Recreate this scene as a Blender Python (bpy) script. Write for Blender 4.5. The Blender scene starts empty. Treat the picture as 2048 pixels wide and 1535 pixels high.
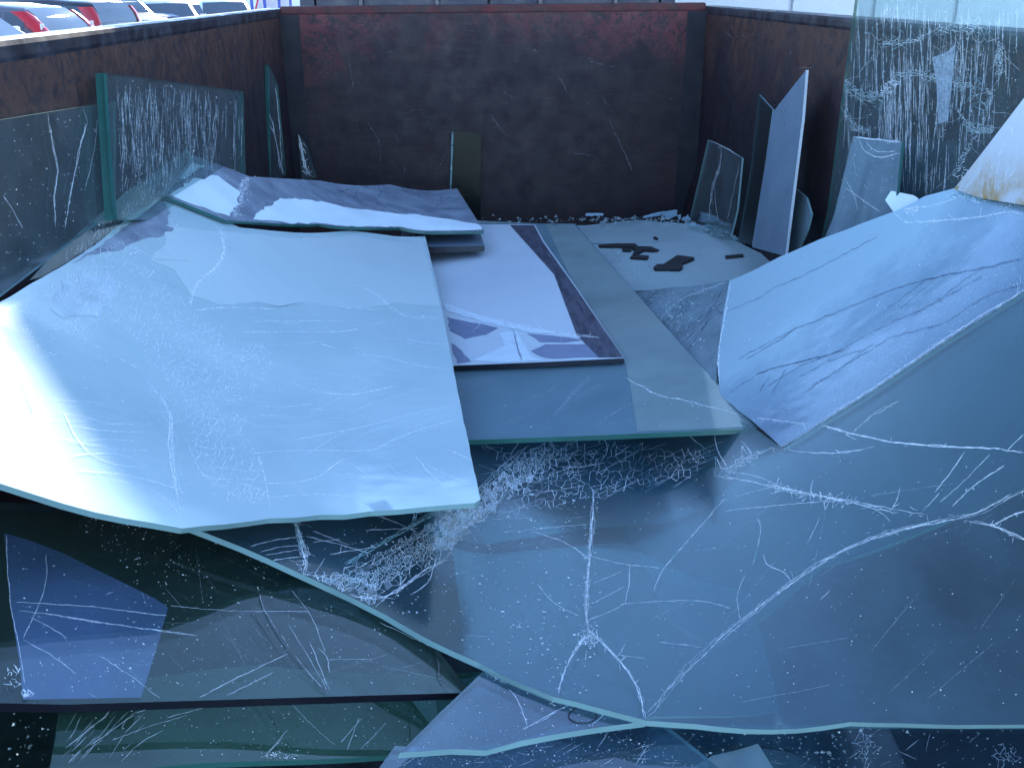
import bpy, bmesh, math, random
import numpy as np
from mathutils import Vector, Matrix
from mathutils.geometry import delaunay_2d_cdt
R = math.radians
random.seed(7)
scene = bpy.context.scene
COL = scene.collection

# ------------------------------------------------------------------ camera
F_PX = 1900.0                                   # focal length in pixels of a 2048 px wide frame
CAM = np.array([0.0, 0.0, 1.609])
_p, _y, _r = R(22.67), R(2.124), R(-0.482)
FW = np.array([math.sin(_y)*math.cos(_p), math.cos(_y)*math.cos(_p), -math.sin(_p)])
_rt = np.array([math.cos(_y), -math.sin(_y), 0.0]); _up = np.cross(_rt, FW)
RT = _rt*math.cos(_r) + _up*math.sin(_r); UP = _up*math.cos(_r) - _rt*math.sin(_r)
cd = bpy.data.cameras.new('camera'); cam = bpy.data.objects.new('camera', cd); COL.objects.link(cam)
cd.sensor_width = 36.0; cd.lens = F_PX/2048*36.0; cd.clip_start = 0.05; cd.clip_end = 2000
m = Matrix.Identity(4)
for i in range(3):
    m[i][0] = RT[i]; m[i][1] = UP[i]; m[i][2] = -FW[i]; m[i][3] = CAM[i]
cam.matrix_world = m
scene.camera = cam

# ------------------------------------------------------------------ light
SUN_EL, SUN_AZ = 25.0, 0.0                      # low sun in front of the camera, behind the lorry and the clad building
w = bpy.data.worlds.new('World'); scene.world = w; w.use_nodes = True
wn = w.node_tree; bg = wn.nodes['Background']
sky = wn.nodes.new('ShaderNodeTexSky'); sky.sky_type = 'NISHITA'; sky.sun_disc = False
sky.sun_elevation = R(SUN_EL); sky.sun_rotation = R(SUN_AZ)
sky.air_density = 0.75; sky.dust_density = 0.0; sky.ozone_density = 1.9
wn.links.new(sky.outputs[0], bg.inputs[0]); bg.inputs[1].default_value = 0.15
sl = bpy.data.lights.new('sun', 'SUN'); sl.energy = 3.6; sl.angle = R(1.2); sl.color = (1.0, 0.93, 0.82)
so = bpy.data.objects.new('sun', sl); COL.objects.link(so)
sdir = Vector((math.sin(R(SUN_AZ))*math.cos(R(SUN_EL)), math.cos(R(SUN_AZ))*math.cos(R(SUN_EL)), math.sin(R(SUN_EL))))
so.rotation_euler = sdir.to_track_quat('Z', 'Y').to_euler(); so.location = (0, 0, 20)
vs = scene.view_settings
vs.view_transform = 'Standard'; vs.look = 'None'; vs.gamma = 1.0; vs.use_curve_mapping = False
vs.exposure = 2.45
cy = scene.cycles
cy.max_bounces = 12; cy.transparent_max_bounces = 48; cy.transmission_bounces = 8; cy.glossy_bounces = 5; cy.diffuse_bounces = 4
cy.use_denoising = True; cy.caustics_reflective = False; cy.caustics_refractive = False; cy.sample_clamp_indirect = 6

# ------------------------------------------------------------------ unprojection helpers
def ray(u, v): return FW + RT*((u-1024)/F_PX) - UP*((v-767.5)/F_PX)
class Plane:                                    # a flat sheet: point + normal (towards the viewer)
    flat = True
    def __init__(s, o, n):
        s.o = np.array(o, float); n = np.array(n, float); s.n = n/np.linalg.norm(n)
        a = np.cross([0, 0, 1.0], s.n)
        if np.linalg.norm(a) < 1e-3: a = np.array([1.0, 0, 0])
        s.a = a/np.linalg.norm(a); s.b = np.cross(s.n, s.a)
    def hit(s, u, v):
        r = ray(u, v); t = ((s.o-CAM)@s.n)/(r@s.n); p = CAM+r*t
        return ((p-s.o)@s.a, (p-s.o)@s.b)
    def pt(s, q): return s.o + s.a*q[0] + s.b*q[1]
    def nrm(s, q): return s.n
class Height:                                   # a curved sheet lying in the pile: z = fn(x, y)
    flat = False
    def __init__(s, fn): s.fn = fn
    def hit(s, u, v):
        r = ray(u, v); rx, ry, rz = float(r[0]), float(r[1]), float(r[2]); cz = float(CAM[2]); fn = s.fn
        lo = t = max(0.3, (1.25-cz)/min(rz, -0.02))
        while t < 12:
            if cz+rz*t < fn(rx*t, ry*t): break
            lo = t; t += 0.07
        hi = t
        for _ in range(16):
            mid = (lo+hi)/2
            if cz+rz*mid < fn(rx*mid, ry*mid): hi = mid
            else: lo = mid
        return (rx*hi, ry*hi)
    def pt(s, q): return np.array([q[0], q[1], s.fn(q[0], q[1])])
    def nrm(s, q):
        e = 1e-3; x, y = q
        n = np.array([-(s.fn(x+e, y)-s.fn(x-e, y))/(2*e), -(s.fn(x, y+e)-s.fn(x, y-e))/(2*e), 1.0])
        return n/np.linalg.norm(n)
def lower(surf, d): return Height(lambda x, y, f=surf.fn: f(x, y)-d)
def px(p): 
    d = np.array(p)-CAM; z = d@FW
    return (1024+F_PX*(d@RT)/z, 767.5-F_PX*(d@UP)/z)
def at_y(u, v, y): r = ray(u, v); return CAM+r*((y-CAM[1])/r[1])
def at_z(u, v, z): r = ray(u, v); return CAM+r*((z-CAM[2])/r[2])
def zz(ox, oy, pts, k=3.303): return [(ox+x/k, oy+y/k) for x, y in pts]

# ------------------------------------------------------------------ materials
MATS = {}
def nodes(name):
    mt = bpy.data.materials.new(name); mt.use_nodes = True; nt = mt.node_tree; nt.nodes.clear()
    out = nt.nodes.new('ShaderNodeOutputMaterial'); MATS[name] = mt
    def N(t, **k):
        n = nt.nodes.new('ShaderNode'+t)
        for a, b in k.items():
            if a.startswith('i_'):
                key = a[2:]; key = int(key) if key.isdigit() else key.replace('_', ' ')
                if hasattr(b, 'is_output') : nt.links.new(b, n.inputs[key])
                else: n.inputs[key].default_value = b
            else: setattr(n, a, b)
        return n
    return mt, nt, N, out
def rgb(c): return (c[0], c[1], c[2], 1)
def ramp(N, fac, stops):
    r = N('ValToRGB', i_Fac=fac)
    el = r.color_ramp.elements
    while len(el) < len(stops): el.new(0.5)
    for e, (p, c) in zip(el, stops): e.position = p; e.color = rgb(c) if len(c) == 3 else c
    return r.outputs[0]
def coord(N, scale=(1, 1, 1)):
    t = N('TexCoord'); mp = N('Mapping'); mp.inputs['Scale'].default_value = scale
    mp.id_data.links.new(t.outputs['Object'], mp.inputs['Vector']); return mp.outputs[0]
def noise(N, vec, scale, detail=4, rough=0.55, dist=0.0):
    return N('TexNoise', i_Vector=vec, i_Scale=scale, i_Detail=detail, i_Roughness=rough, i_Distortion=dist).outputs[0]
def mathn(N, op, a, b=0.0, clamp=False): 
    n = N('Math', operation=op, use_clamp=clamp)
    for i, x in enumerate((a, b)):
        if hasattr(x, 'is_output'): n.id_data.links.new(x, n.inputs[i])
        else: n.inputs[i].default_value = x
    return n.outputs[0]
def schlick(N, f0, nrm=None):
    g = N('NewGeometry')
    d = N('VectorMath', operation='DOT_PRODUCT'); d.id_data.links.new(g.outputs['Incoming'], d.inputs[0])
    d.id_data.links.new(nrm if nrm else g.outputs['Normal'], d.inputs[1])
    c = mathn(N, 'SUBTRACT', 1.0, mathn(N, 'ABSOLUTE', d.outputs['Value']), True)
    p5 = mathn(N, 'POWER', c, 5.0)
    return mathn(N, 'ADD', mathn(N, 'MULTIPLY', p5, 1-f0), f0, True)
def glass(name, tint, haze, hazecol, rough=0.02, f0=0.08, wave=0.15, wscale=2.5, speck=0.5, dustscale=3.0, mott=1.0):
    """thin laminated glass: tinted see-through pane, dusty film, mirror-like surface reflection"""
    mt, nt, N, out = nodes(name)
    v = coord(N)
    bump = N('Bump', i_Strength=wave, i_Distance=0.02, i_Height=noise(N, v, wscale, 2))
    tr = N('BsdfTransparent', i_Color=rgb(tint))
    df = N('BsdfDiffuse', i_Color=rgb(hazecol)); tl = N('BsdfTranslucent', i_Color=rgb(hazecol))
    dm = N('MixShader', i_0=0.35, i_1=df.outputs[0], i_2=tl.outputs[0])
    big = ramp(N, noise(N, v, dustscale, 6, 0.62, 0.4), [(0.32, (1-0.5*mott,)*3), (0.72, (1+0.4*mott,)*3)])
    fine = ramp(N, noise(N, v, 260, 2, 0.7), [(0.66, (0,)*3), (0.74, (1,)*3)])
    hz = mathn(N, 'MULTIPLY', big, haze)
    hz = mathn(N, 'ADD', hz, mathn(N, 'MULTIPLY', fine, speck*0.35), True)
    body = N('MixShader', i_0=hz, i_1=tr.outputs[0], i_2=dm.outputs[0])
    gl = N('BsdfGlossy', i_Color=(0.95, 0.98, 1, 1), i_Roughness=rough, i_Normal=bump.outputs[0])
    fin = N('MixShader', i_0=schlick(N, f0), i_1=body.outputs[0], i_2=gl.outputs[0])
    nt.links.new(fin.outputs[0], out.inputs[0]); return mt
def coated(name, c1, c2, rough=0.12, scale=3.0, spec=0.5, bumps=0.1, stretch=(1, 1, 1), lo=0.35, hi=0.65, metal=0.0):
    """opaque painted / backed glass: two-tone mottled paint below a glossy surface"""
    mt, nt, N, out = nodes(name)
    v = coord(N, stretch)
    c = ramp(N, noise(N, v, scale, 8, 0.62, 0.3), [(lo, c1), (hi, c2)])
    fl = ramp(N, noise(N, v, 140, 3, 0.7), [(0.64, (0,)*3), (0.74, (1,)*3)])
    mx = N('MixRGB', i_Fac=mathn(N, 'MULTIPLY', fl, 0.25), i_Color1=c, i_Color2=rgb([min(1, x*1.35) for x in c2]))
    bump = N('Bump', i_Strength=bumps, i_Distance=0.01, i_Height=noise(N, v, 4, 3))
    rg = ramp(N, noise(N, v, 7, 5, 0.6), [(0.3, (rough*0.7,)*3), (0.7, (rough*1.5,)*3)])
    b = N('BsdfPrincipled', i_Base_Color=mx.outputs[0], i_Roughness=rg, i_Normal=bump.outputs[0], i_Metallic=metal)
    b.inputs['Specular IOR Level'].default_value = spec
    nt.links.new(b.outputs[0], out.inputs[0]); return mt
def simple(name, c, rough=0.5, metal=0.0, alpha=1.0, spec=0.5, coat=0.0):
    mt, nt, N, out = nodes(name)
    v = coord(N)
    cc = ramp(N, noise(N, v, 9, 4), [(0.3, [x*0.86 for x in c]), (0.7, [min(1, x*1.1) for x in c])])
    b = N('BsdfPrincipled', i_Base_Color=cc, i_Roughness=rough, i_Metallic=metal, i_Alpha=alpha)
    b.inputs['Specular IOR Level'].default_value = spec; b.inputs['Coat Weight'].default_value = coat
    nt.links.new(b.outputs[0], out.inputs[0]); return mt
def crackmat(name, c, op):
    """bright fracture faces inside the glass: scatter light, partly see-through"""
    mt, nt, N, out = nodes(name)
    v = coord(N)
    tr = N('BsdfTransparent'); df = N('BsdfDiffuse', i_Color=rgb(c)); tl = N('BsdfTranslucent', i_Color=rgb(c))
    a = N('MixShader', i_0=0.15, i_1=df.outputs[0], i_2=tl.outputs[0])
    f = ramp(N, noise(N, v, 90, 3, 0.7), [(0.3, (op*0.35,)*3), (0.62, (min(1, op*1.25),)*3)])
    s = N('MixShader', i_0=f, i_1=tr.outputs[0], i_2=a.outputs[0])
    nt.links.new(s.outputs[0], out.inputs[0]); return mt

def steel(name, paint, paint_amt, axis):
    """worn skip plate: dark rust-brown steel, leftovers of red paint near the top, rubbed and scraped"""
    mt, nt, N, out = nodes(name)
    v = coord(N); st = coord(N, (0.6, 0.6, 5) if axis == 'h' else (5, 5, 0.5))
    base = ramp(N, noise(N, v, 2.6, 12, 0.80, 0.5), [(0.3, (0.015, 0.009, 0.013)), (0.52, (0.024, 0.014, 0.018)), (0.74, (0.046, 0.022, 0.019))])
    streak = ramp(N, noise(N, st, 9, 6, 0.7), [(0.45, (0,)*3), (0.8, (1,)*3)])
    base = N('MixRGB', i_Fac=mathn(N, 'MULTIPLY', streak, 0.5), i_Color1=base, i_Color2=(0.045, 0.032, 0.034, 1)).outputs[0]
    t = N('TexCoord'); sp = N('SeparateXYZ'); nt.links.new(t.outputs['Object'], sp.inputs[0])
    # paint left where the load never rubbed: upper edge, more towards the corners
    hgt = mathn(N, 'MULTIPLY', mathn(N, 'SUBTRACT', sp.outputs['Z'], 1.30), 2.8)
    cx = mathn(N, 'MULTIPLY', mathn(N, 'ABSOLUTE', mathn(N, 'SUBTRACT', sp.outputs['X'], 0.10)), 0.75)
    n1 = mathn(N, 'MULTIPLY', mathn(N, 'SUBTRACT', noise(N, v, 3.5, 10, 0.72, 0.6), 0.5), 3.4)
    msk = mathn(N, 'ADD', mathn(N, 'ADD', hgt, cx), n1)
    msk = mathn(N, 'MULTIPLY', ramp(N, mathn(N, 'MULTIPLY', msk, 0.5), [(0.28, (0,)*3), (0.75, (1,)*3)]), paint_amt)
    chip = ramp(N, noise(N, v, 22, 9, 0.8, 1.2), [(0.45, (0,)*3), (0.51, (1,)*3)])
    msk = mathn(N, 'MULTIPLY', msk, chip)
    col = N('MixRGB', i_Fac=msk, i_Color1=base, i_Color2=rgb(paint)).outputs[0]
    dust = ramp(N, noise(N, v, 60, 6, 0.8), [(0.66, (0,)*3), (0.85, (1,)*3)])
    col = N('MixRGB', i_Fac=mathn(N, 'MULTIPLY', dust, 0.35), i_Color1=col, i_Color2=(0.22, 0.2, 0.2, 1)).outputs[0]
    bump = N('Bump', i_Strength=0.35, i_Distance=0.004, i_Height=noise(N, v, 30, 8, 0.7))
    rg = ramp(N, noise(N, v, 12, 5), [(0.3, (0.45,)*3), (0.7, (0.75,)*3)])
    b = N('BsdfPrincipled', i_Base_Color=col, i_Roughness=rg, i_Normal=bump.outputs[0])
    b.inputs['Specular IOR Level'].default_value = 0.35
    nt.links.new(b.outputs[0], out.inputs[0]); return mt
steel('steel_back', (0.13, 0.028, 0.032), 0.85, 'h')
steel('steel_side', (0.10, 0.042, 0.026), 0.7, 'v')
coated('steel_dark', (0.008, 0.009, 0.016), (0.022, 0.02, 0.026), rough=0.5, scale=9, spec=0.3)
coated('steel_rim', (0.012, 0.010, 0.017), (0.045, 0.043, 0.055), rough=0.42, scale=14, spec=0.5, bumps=0.5, lo=0.42, hi=0.7)
coated('steel_floor', (0.012, 0.012, 0.016), (0.07, 0.07, 0.085), rough=0.55, scale=16, lo=0.4, hi=0.75)
coated('red_paint', (0.025, 0.015, 0.017), (0.10, 0.022, 0.024), rough=0.55, scale=7, spec=0.3)
glass('glass_clear', (0.80, 0.90, 0.88), 0.05, (0.6, 0.7, 0.75))
glass('glass_front', (0.62, 0.80, 0.80), 0.22, (0.17, 0.31, 0.39), rough=0.13, f0=0.045, wave=0.22, wscale=1.6, dustscale=1.5, speck=0.15, mott=1.8)  # strong haze mottling also paints cloudy reflections into the sheet
glass('glass_dark', (0.80, 0.88, 0.86), 0.22, (0.08, 0.16, 0.125), f0=0.03, wave=0.2, wscale=1.4)
coated('sky_reflection_violet', (0.34, 0.32, 0.78), (0.38, 0.46, 0.80), rough=0.15, scale=2, spec=0.6)
glass('glass_green', (0.42, 0.62, 0.50), 0.42, (0.11, 0.22, 0.155), f0=0.04, wave=0.2)
glass('glass_blue', (0.60, 0.74, 0.80), 0.15, (0.24, 0.36, 0.46), f0=0.06, wave=0.2)
glass('glass_milky', (0.62, 0.75, 0.80), 0.55, (0.44, 0.58, 0.64), rough=0.1, f0=0.08)
glass('glass_frost', (0.55, 0.7, 0.78), 0.66, (0.36, 0.58, 0.70), rough=0.22, f0=0.10, wave=0.4, speck=0.6, dustscale=2.2, mott=0.35)
glass('pane_strip', (0.7, 0.8, 0.8), 0.55, (0.52, 0.64, 0.63), rough=0.05, f0=0.06, wave=0.1, speck=0.3, dustscale=2.0, mott=0.5)
glass('glass_pane', (0.55, 0.72, 0.78), 0.58, (0.34, 0.53, 0.60), rough=0.03, f0=0.10, wave=0.15, speck=0.3, dustscale=1.4, mott=0.4)
glass('glass_dirty', (0.84, 0.94, 0.93), 0.085, (0.55, 0.66, 0.70), rough=0.06, f0=0.06, dustscale=6)
glass('glass_smoke', (0.30, 0.40, 0.42), 0.05, (0.03, 0.05, 0.06), rough=0.3, f0=0.012)
coated('white_backed', (0.43, 0.56, 0.58), (0.54, 0.67, 0.67), rough=0.10, scale=1.6, spec=0.8, bumps=0.25)
coated('mirror_back', (0.15, 0.18, 0.23), (0.27, 0.32, 0.38), rough=0.25, scale=9, spec=0.5)
coated('pale_backing', (0.55, 0.67, 0.67), (0.61, 0.72, 0.71), rough=0.12, scale=2.0, spec=0.7, bumps=0.2)
coated('dull_backing', (0.38, 0.48, 0.50), (0.52, 0.64, 0.68), rough=0.2, scale=12)
coated('paint_white', (0.70, 0.80, 0.82), (0.78, 0.86, 0.87), rough=0.45, scale=5)
coated('lavender_paint', (0.55, 0.62, 0.67), (0.61, 0.67, 0.71), rough=0.18, scale=1.5, spec=0.6)
coated('wall_reflection_dark', (0.045, 0.05, 0.075), (0.11, 0.115, 0.15), rough=0.12, scale=7, spec=0.6, stretch=(6, 1, 1))
coated('lavender_dark', (0.20, 0.23, 0.34), (0.25, 0.28, 0.38), rough=0.15, scale=5)
coated('lavender_pale', (0.62, 0.72, 0.78), (0.68, 0.77, 0.82), rough=0.25, scale=5)
coated('grey_board', (0.13, 0.18, 0.23), (0.17, 0.22, 0.27), rough=0.35, scale=4)
coated('milk_stain', (0.50, 0.56, 0.60), (0.56, 0.60, 0.62), rough=0.25, scale=4)
coated('floor_glass', (0.36, 0.46, 0.47), (0.44, 0.54, 0.54), rough=0.1, scale=3, spec=0.5)
simple('edge_green', (0.030, 0.12, 0.105), 0.15, spec=0.6)
simple('edge_pale', (0.20, 0.34, 0.35), 0.2, spec=0.6)
simple('edge_dark', (0.008, 0.008, 0.014), 0.2)
simple('edge_white', (0.6, 0.66, 0.7), 0.4)
crackmat('crack_white', (0.93, 0.96, 0.97), 0.95)
crackmat('crack_soft', (0.85, 0.92, 0.95), 0.36)
crackmat('crack_dark', (0.10, 0.13, 0.20), 0.45)
crackmat('crack_teal', (0.38, 0.62, 0.62), 0.6)
crackmat('scratch_grey', (0.28, 0.26, 0.27), 0.5)
crackmat('film', (0.55, 0.65, 0.72), 0.34)
glass('crazed_glass', (0.90, 0.97, 0.96), 0.05, (0.6, 0.75, 0.8), rough=0.05, f0=0.07, wave=0.0, speck=0.3, dustscale=40)
def frost_gradient(name, p0, p1, width):
    '''crazing that thins out towards the crease of the bent sheet'''
    mt, nt, N, out = nodes(name); v = coord(N)
    d = np.array([p1[0]-p0[0], p1[1]-p0[1]]); nn = np.array([-d[1], d[0]])/np.linalg.norm(d)
    dt = N('VectorMath', operation='DOT_PRODUCT'); nt.links.new(v, dt.inputs[0]); dt.inputs[1].default_value = (nn[0], nn[1], 0)
    dist = mathn(N, 'SUBTRACT', dt.outputs['Value'], float(nn@np.array(p0[:2])))
    dist = mathn(N, 'ADD', mathn(N, 'MULTIPLY', dist, 1/width), mathn(N, 'MULTIPLY', mathn(N, 'SUBTRACT', noise(N, v, 5, 6, 0.65), 0.5), 0.9))
    hz = ramp(N, dist, [(0.0, (0.30,)*3), (0.55, (0.52,)*3), (1.0, (0.74,)*3)])
    col = ramp(N, dist, [(0.0, (0.22, 0.36, 0.50)), (0.6, (0.36, 0.52, 0.63)), (1.0, (0.45, 0.62, 0.69))])
    fine = ramp(N, noise(N, v, 320, 2, 0.7), [(0.62, (0,)*3), (0.74, (1,)*3)])
    tr = N('BsdfTransparent', i_Color=(0.58, 0.74, 0.8, 1)); df = N('BsdfDiffuse', i_Color=col); sp_ = N('BsdfDiffuse', i_Color=(0.85, 0.9, 0.93, 1))
    b1 = N('MixShader', i_0=hz, i_1=tr.outputs[0], i_2=df.outputs[0]); b1 = N('MixShader', i_0=mathn(N, 'MULTIPLY', fine, 0.3), i_1=b1.outputs[0], i_2=sp_.outputs[0])
    bump = N('Bump', i_Strength=0.35, i_Distance=0.02, i_Height=noise(N, v, 2.2, 4))
    gl = N('BsdfGlossy', i_Color=(0.95, 0.98, 1, 1), i_Roughness=0.16, i_Normal=bump.outputs[0])
    f = N('MixShader', i_0=schlick(N, 0.06), i_1=b1.outputs[0], i_2=gl.outputs[0]); nt.links.new(f.outputs[0], out.inputs[0])
glass('crumb', (0.75, 0.88, 0.88), 0.5, (0.6, 0.72, 0.75), rough=0.05, f0=0.1, wave=0.0)
simple('black_rubber_and_gap', (0.016, 0.014, 0.016), 0.6)
def M(n): return MATS[n]

# ------------------------------------------------------------------ mesh helpers
def tag(o, label=None, cat=None, group=None, kind=None):
    if label: o['label'] = label
    if cat: o['category'] = cat
    if group: o['group'] = group
    if kind: o['kind'] = kind
    return o
def empty(name, loc=(0, 0, 0), rz=0.0):
    o = bpy.data.objects.new(name, None); COL.objects.link(o); o.location = loc; o.rotation_euler = (0, 0, rz)
    o.empty_display_size = 0.1; return o
def mesh(name, verts, faces, mat, parent=None, smooth=False, mats=None, midx=None):
    me = bpy.data.meshes.new(name); me.from_pydata([tuple(v) for v in verts], [], faces)
    for mm in (mats or [mat]): me.materials.append(M(mm) if isinstance(mm, str) else mm)
    if midx: me.polygons.foreach_set('material_index', midx)
    if smooth is True: me.polygons.foreach_set('use_smooth', [True]*len(faces))
    elif smooth: me.polygons.foreach_set('use_smooth', smooth)
    me.update()
    o = bpy.data.objects.new(name, me); COL.objects.link(o)
    if parent: o.parent = parent
    return o
class MB:
    def __init__(s): s.v = []; s.f = []
    def box(s, x0, x1, y0, y1, z0, z1):
        b = len(s.v)
        s.v += [(x, y, z) for z in (z0, z1) for y in (y0, y1) for x in (x0, x1)]
        s.f += [tuple(b+i for i in q) for q in ((0, 2, 3, 1), (4, 5, 7, 6), (0, 1, 5, 4), (2, 6, 7, 3), (0, 4, 6, 2), (1, 3, 7, 5))]
        return s
    def prism(s, poly, d):                       # polygon of 3D points extruded by vector d
        b = len(s.v); n = len(poly); d = np.array(d)
        s.v += [tuple(p) for p in poly] + [tuple(np.array(p)+d) for p in poly]
        s.f += [tuple(range(b+n-1, b-1, -1)), tuple(range(b+n, b+2*n))]
        s.f += [(b+i, b+(i+1) % n, b+n+(i+1) % n, b+n+i) for i in range(n)]
        return s
    def rings(s, rings, close=True):
        b = len(s.v); n = len(rings[0])
        for r in rings: s.v += [tuple(p) for p in r]
        for k in range(len(rings)-1):
            for i in range(n if close else n-1):
                j = (i+1) % n
                s.f.append((b+k*n+i, b+k*n+j, b+(k+1)*n+j, b+(k+1)*n+i))
        return s
    def cap(s, ring):
        b = len(s.v); s.v += [tuple(p) for p in ring]; s.f.append(tuple(range(b, b+len(ring)))); return s
    def build(s, name, mat, parent=None, smooth=False, bevel=0.0, seg=2):
        o = mesh(name, s.v, s.f, mat, parent, smooth)
        bm = bmesh.new(); bm.from_mesh(o.data); bmesh.ops.recalc_face_normals(bm, faces=bm.faces)
        if bevel: bmesh.ops.bevel(bm, geom=bm.edges[:], offset=bevel, segments=seg, affect='EDGES', profile=0.6)
        bm.to_mesh(o.data); bm.free(); return o

def densify(q, step, jag=0.0, rnd=random):
    out = []
    n = len(q)
    for i in range(n):
        a = np.array(q[i], float); b = np.array(q[(i+1) % n], float); L = np.linalg.norm(b-a)
        k = max(1, int(L/step)); nn = np.array([-(b-a)[1], (b-a)[0]])/max(L, 1e-9)
        for j in range(k):
            p = a+(b-a)*(j/k)
            if jag and j: p = p+nn*rnd.uniform(-jag, jag)
            out.append((p[0], p[1]))
    return out
def sheet(name, outline, surf, th, face, edge, label=None, cat='glass sheet', grid=0.05, jag=0.0, step=None, group=None, parent=None, world=False):
    """a pane with real thickness: outline (photo points on the surface, or surface coordinates) -> two faces + edge band"""
    q = outline if world else [surf.hit(u, v) for u, v in outline]
    q = densify(q, step or (0.5 if surf.flat and not jag else 0.04), jag)
    if sum(q[i][0]*q[(i+1) % len(q)][1]-q[(i+1) % len(q)][0]*q[i][1] for i in range(len(q))) < 0: q = q[::-1]
    n = len(q); pts = [Vector(p) for p in q]
    if not surf.flat:
        xs = [p[0] for p in q]; ys = [p[1] for p in q]
        gx = np.arange(min(xs)+grid/2, max(xs), grid); gy = np.arange(min(ys)+grid/2, max(ys), grid)
        for i, x in enumerate(gx):
            for y in gy:
                yy = y+(grid/2 if i % 2 else 0)
                if inside((x, yy), q) and min((x-a)**2+(yy-b)**2 for a, b in q) > (grid*0.3)**2: pts.append(Vector((x, yy)))
    vo, eo, fo, ov, oe, of = delaunay_2d_cdt(pts, [(i, (i+1) % n) for i in range(n)], [], 1, 1e-6)
    top = [surf.pt((p[0], p[1])) for p in vo]; nr = [surf.nrm((p[0], p[1])) for p in vo]
    bot = [a-b*th for a, b in zip(top, nr)]
    K = len(top); verts = top+bot; faces = []; mi = []; sm = []
    for f in fo:
        faces.append(tuple(f)); mi.append(0); sm.append(not surf.flat)
    for f in fo:
        faces.append(tuple(K+i for i in reversed(f))); mi.append(0); sm.append(not surf.flat)
    rim = [surf.pt(p) for p in q]; rn = [surf.nrm(p) for p in q]
    b = len(verts); verts = verts+rim+[a-c*th for a, c in zip(rim, rn)]
    for i in range(n):
        j = (i+1) % n; faces.append((b+j, b+i, b+n+i, b+n+j)); mi.append(1); sm.append(False)
    o = mesh(name, verts, faces, None, parent, sm, [face, edge], mi)
    if label: tag(o, label, cat, group)
    o_surf[o.name] = surf
    if not world: o_out[o.name] = outline
    return o
o_surf = {}; o_out = {}
def inside(p, poly):
    x, y = p; c = False; n = len(poly); j = n-1
    for i in range(n):
        xi, yi = poly[i]; xj, yj = poly[j]
        if (yi > y) != (yj > y) and x < (xj-xi)*(y-yi)/(yj-yi)+xi: c = not c
        j = i
    return c
def smoothline(pts, step):
    """Catmull-Rom through the photo points"""
    if len(pts) == 2: P = [pts[0], pts[0], pts[1], pts[1]]
    else: P = [pts[0]]+list(pts)+[pts[-1]]
    out = []
    for i in range(1, len(P)-2):
        p0, p1, p2, p3 = [np.array(P[i+k], float) for k in (-1, 0, 1, 2)]
        k = max(1, int(np.linalg.norm(p2-p1)/step))
        for j in range(k):
            t = j/k
            out.append(0.5*((2*p1)+(-p0+p2)*t+(2*p0-5*p1+4*p2-p3)*t*t+(-p0+3*p1-3*p2+p3)*t**3))
    out.append(np.array(P[-1], float)); return out
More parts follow.
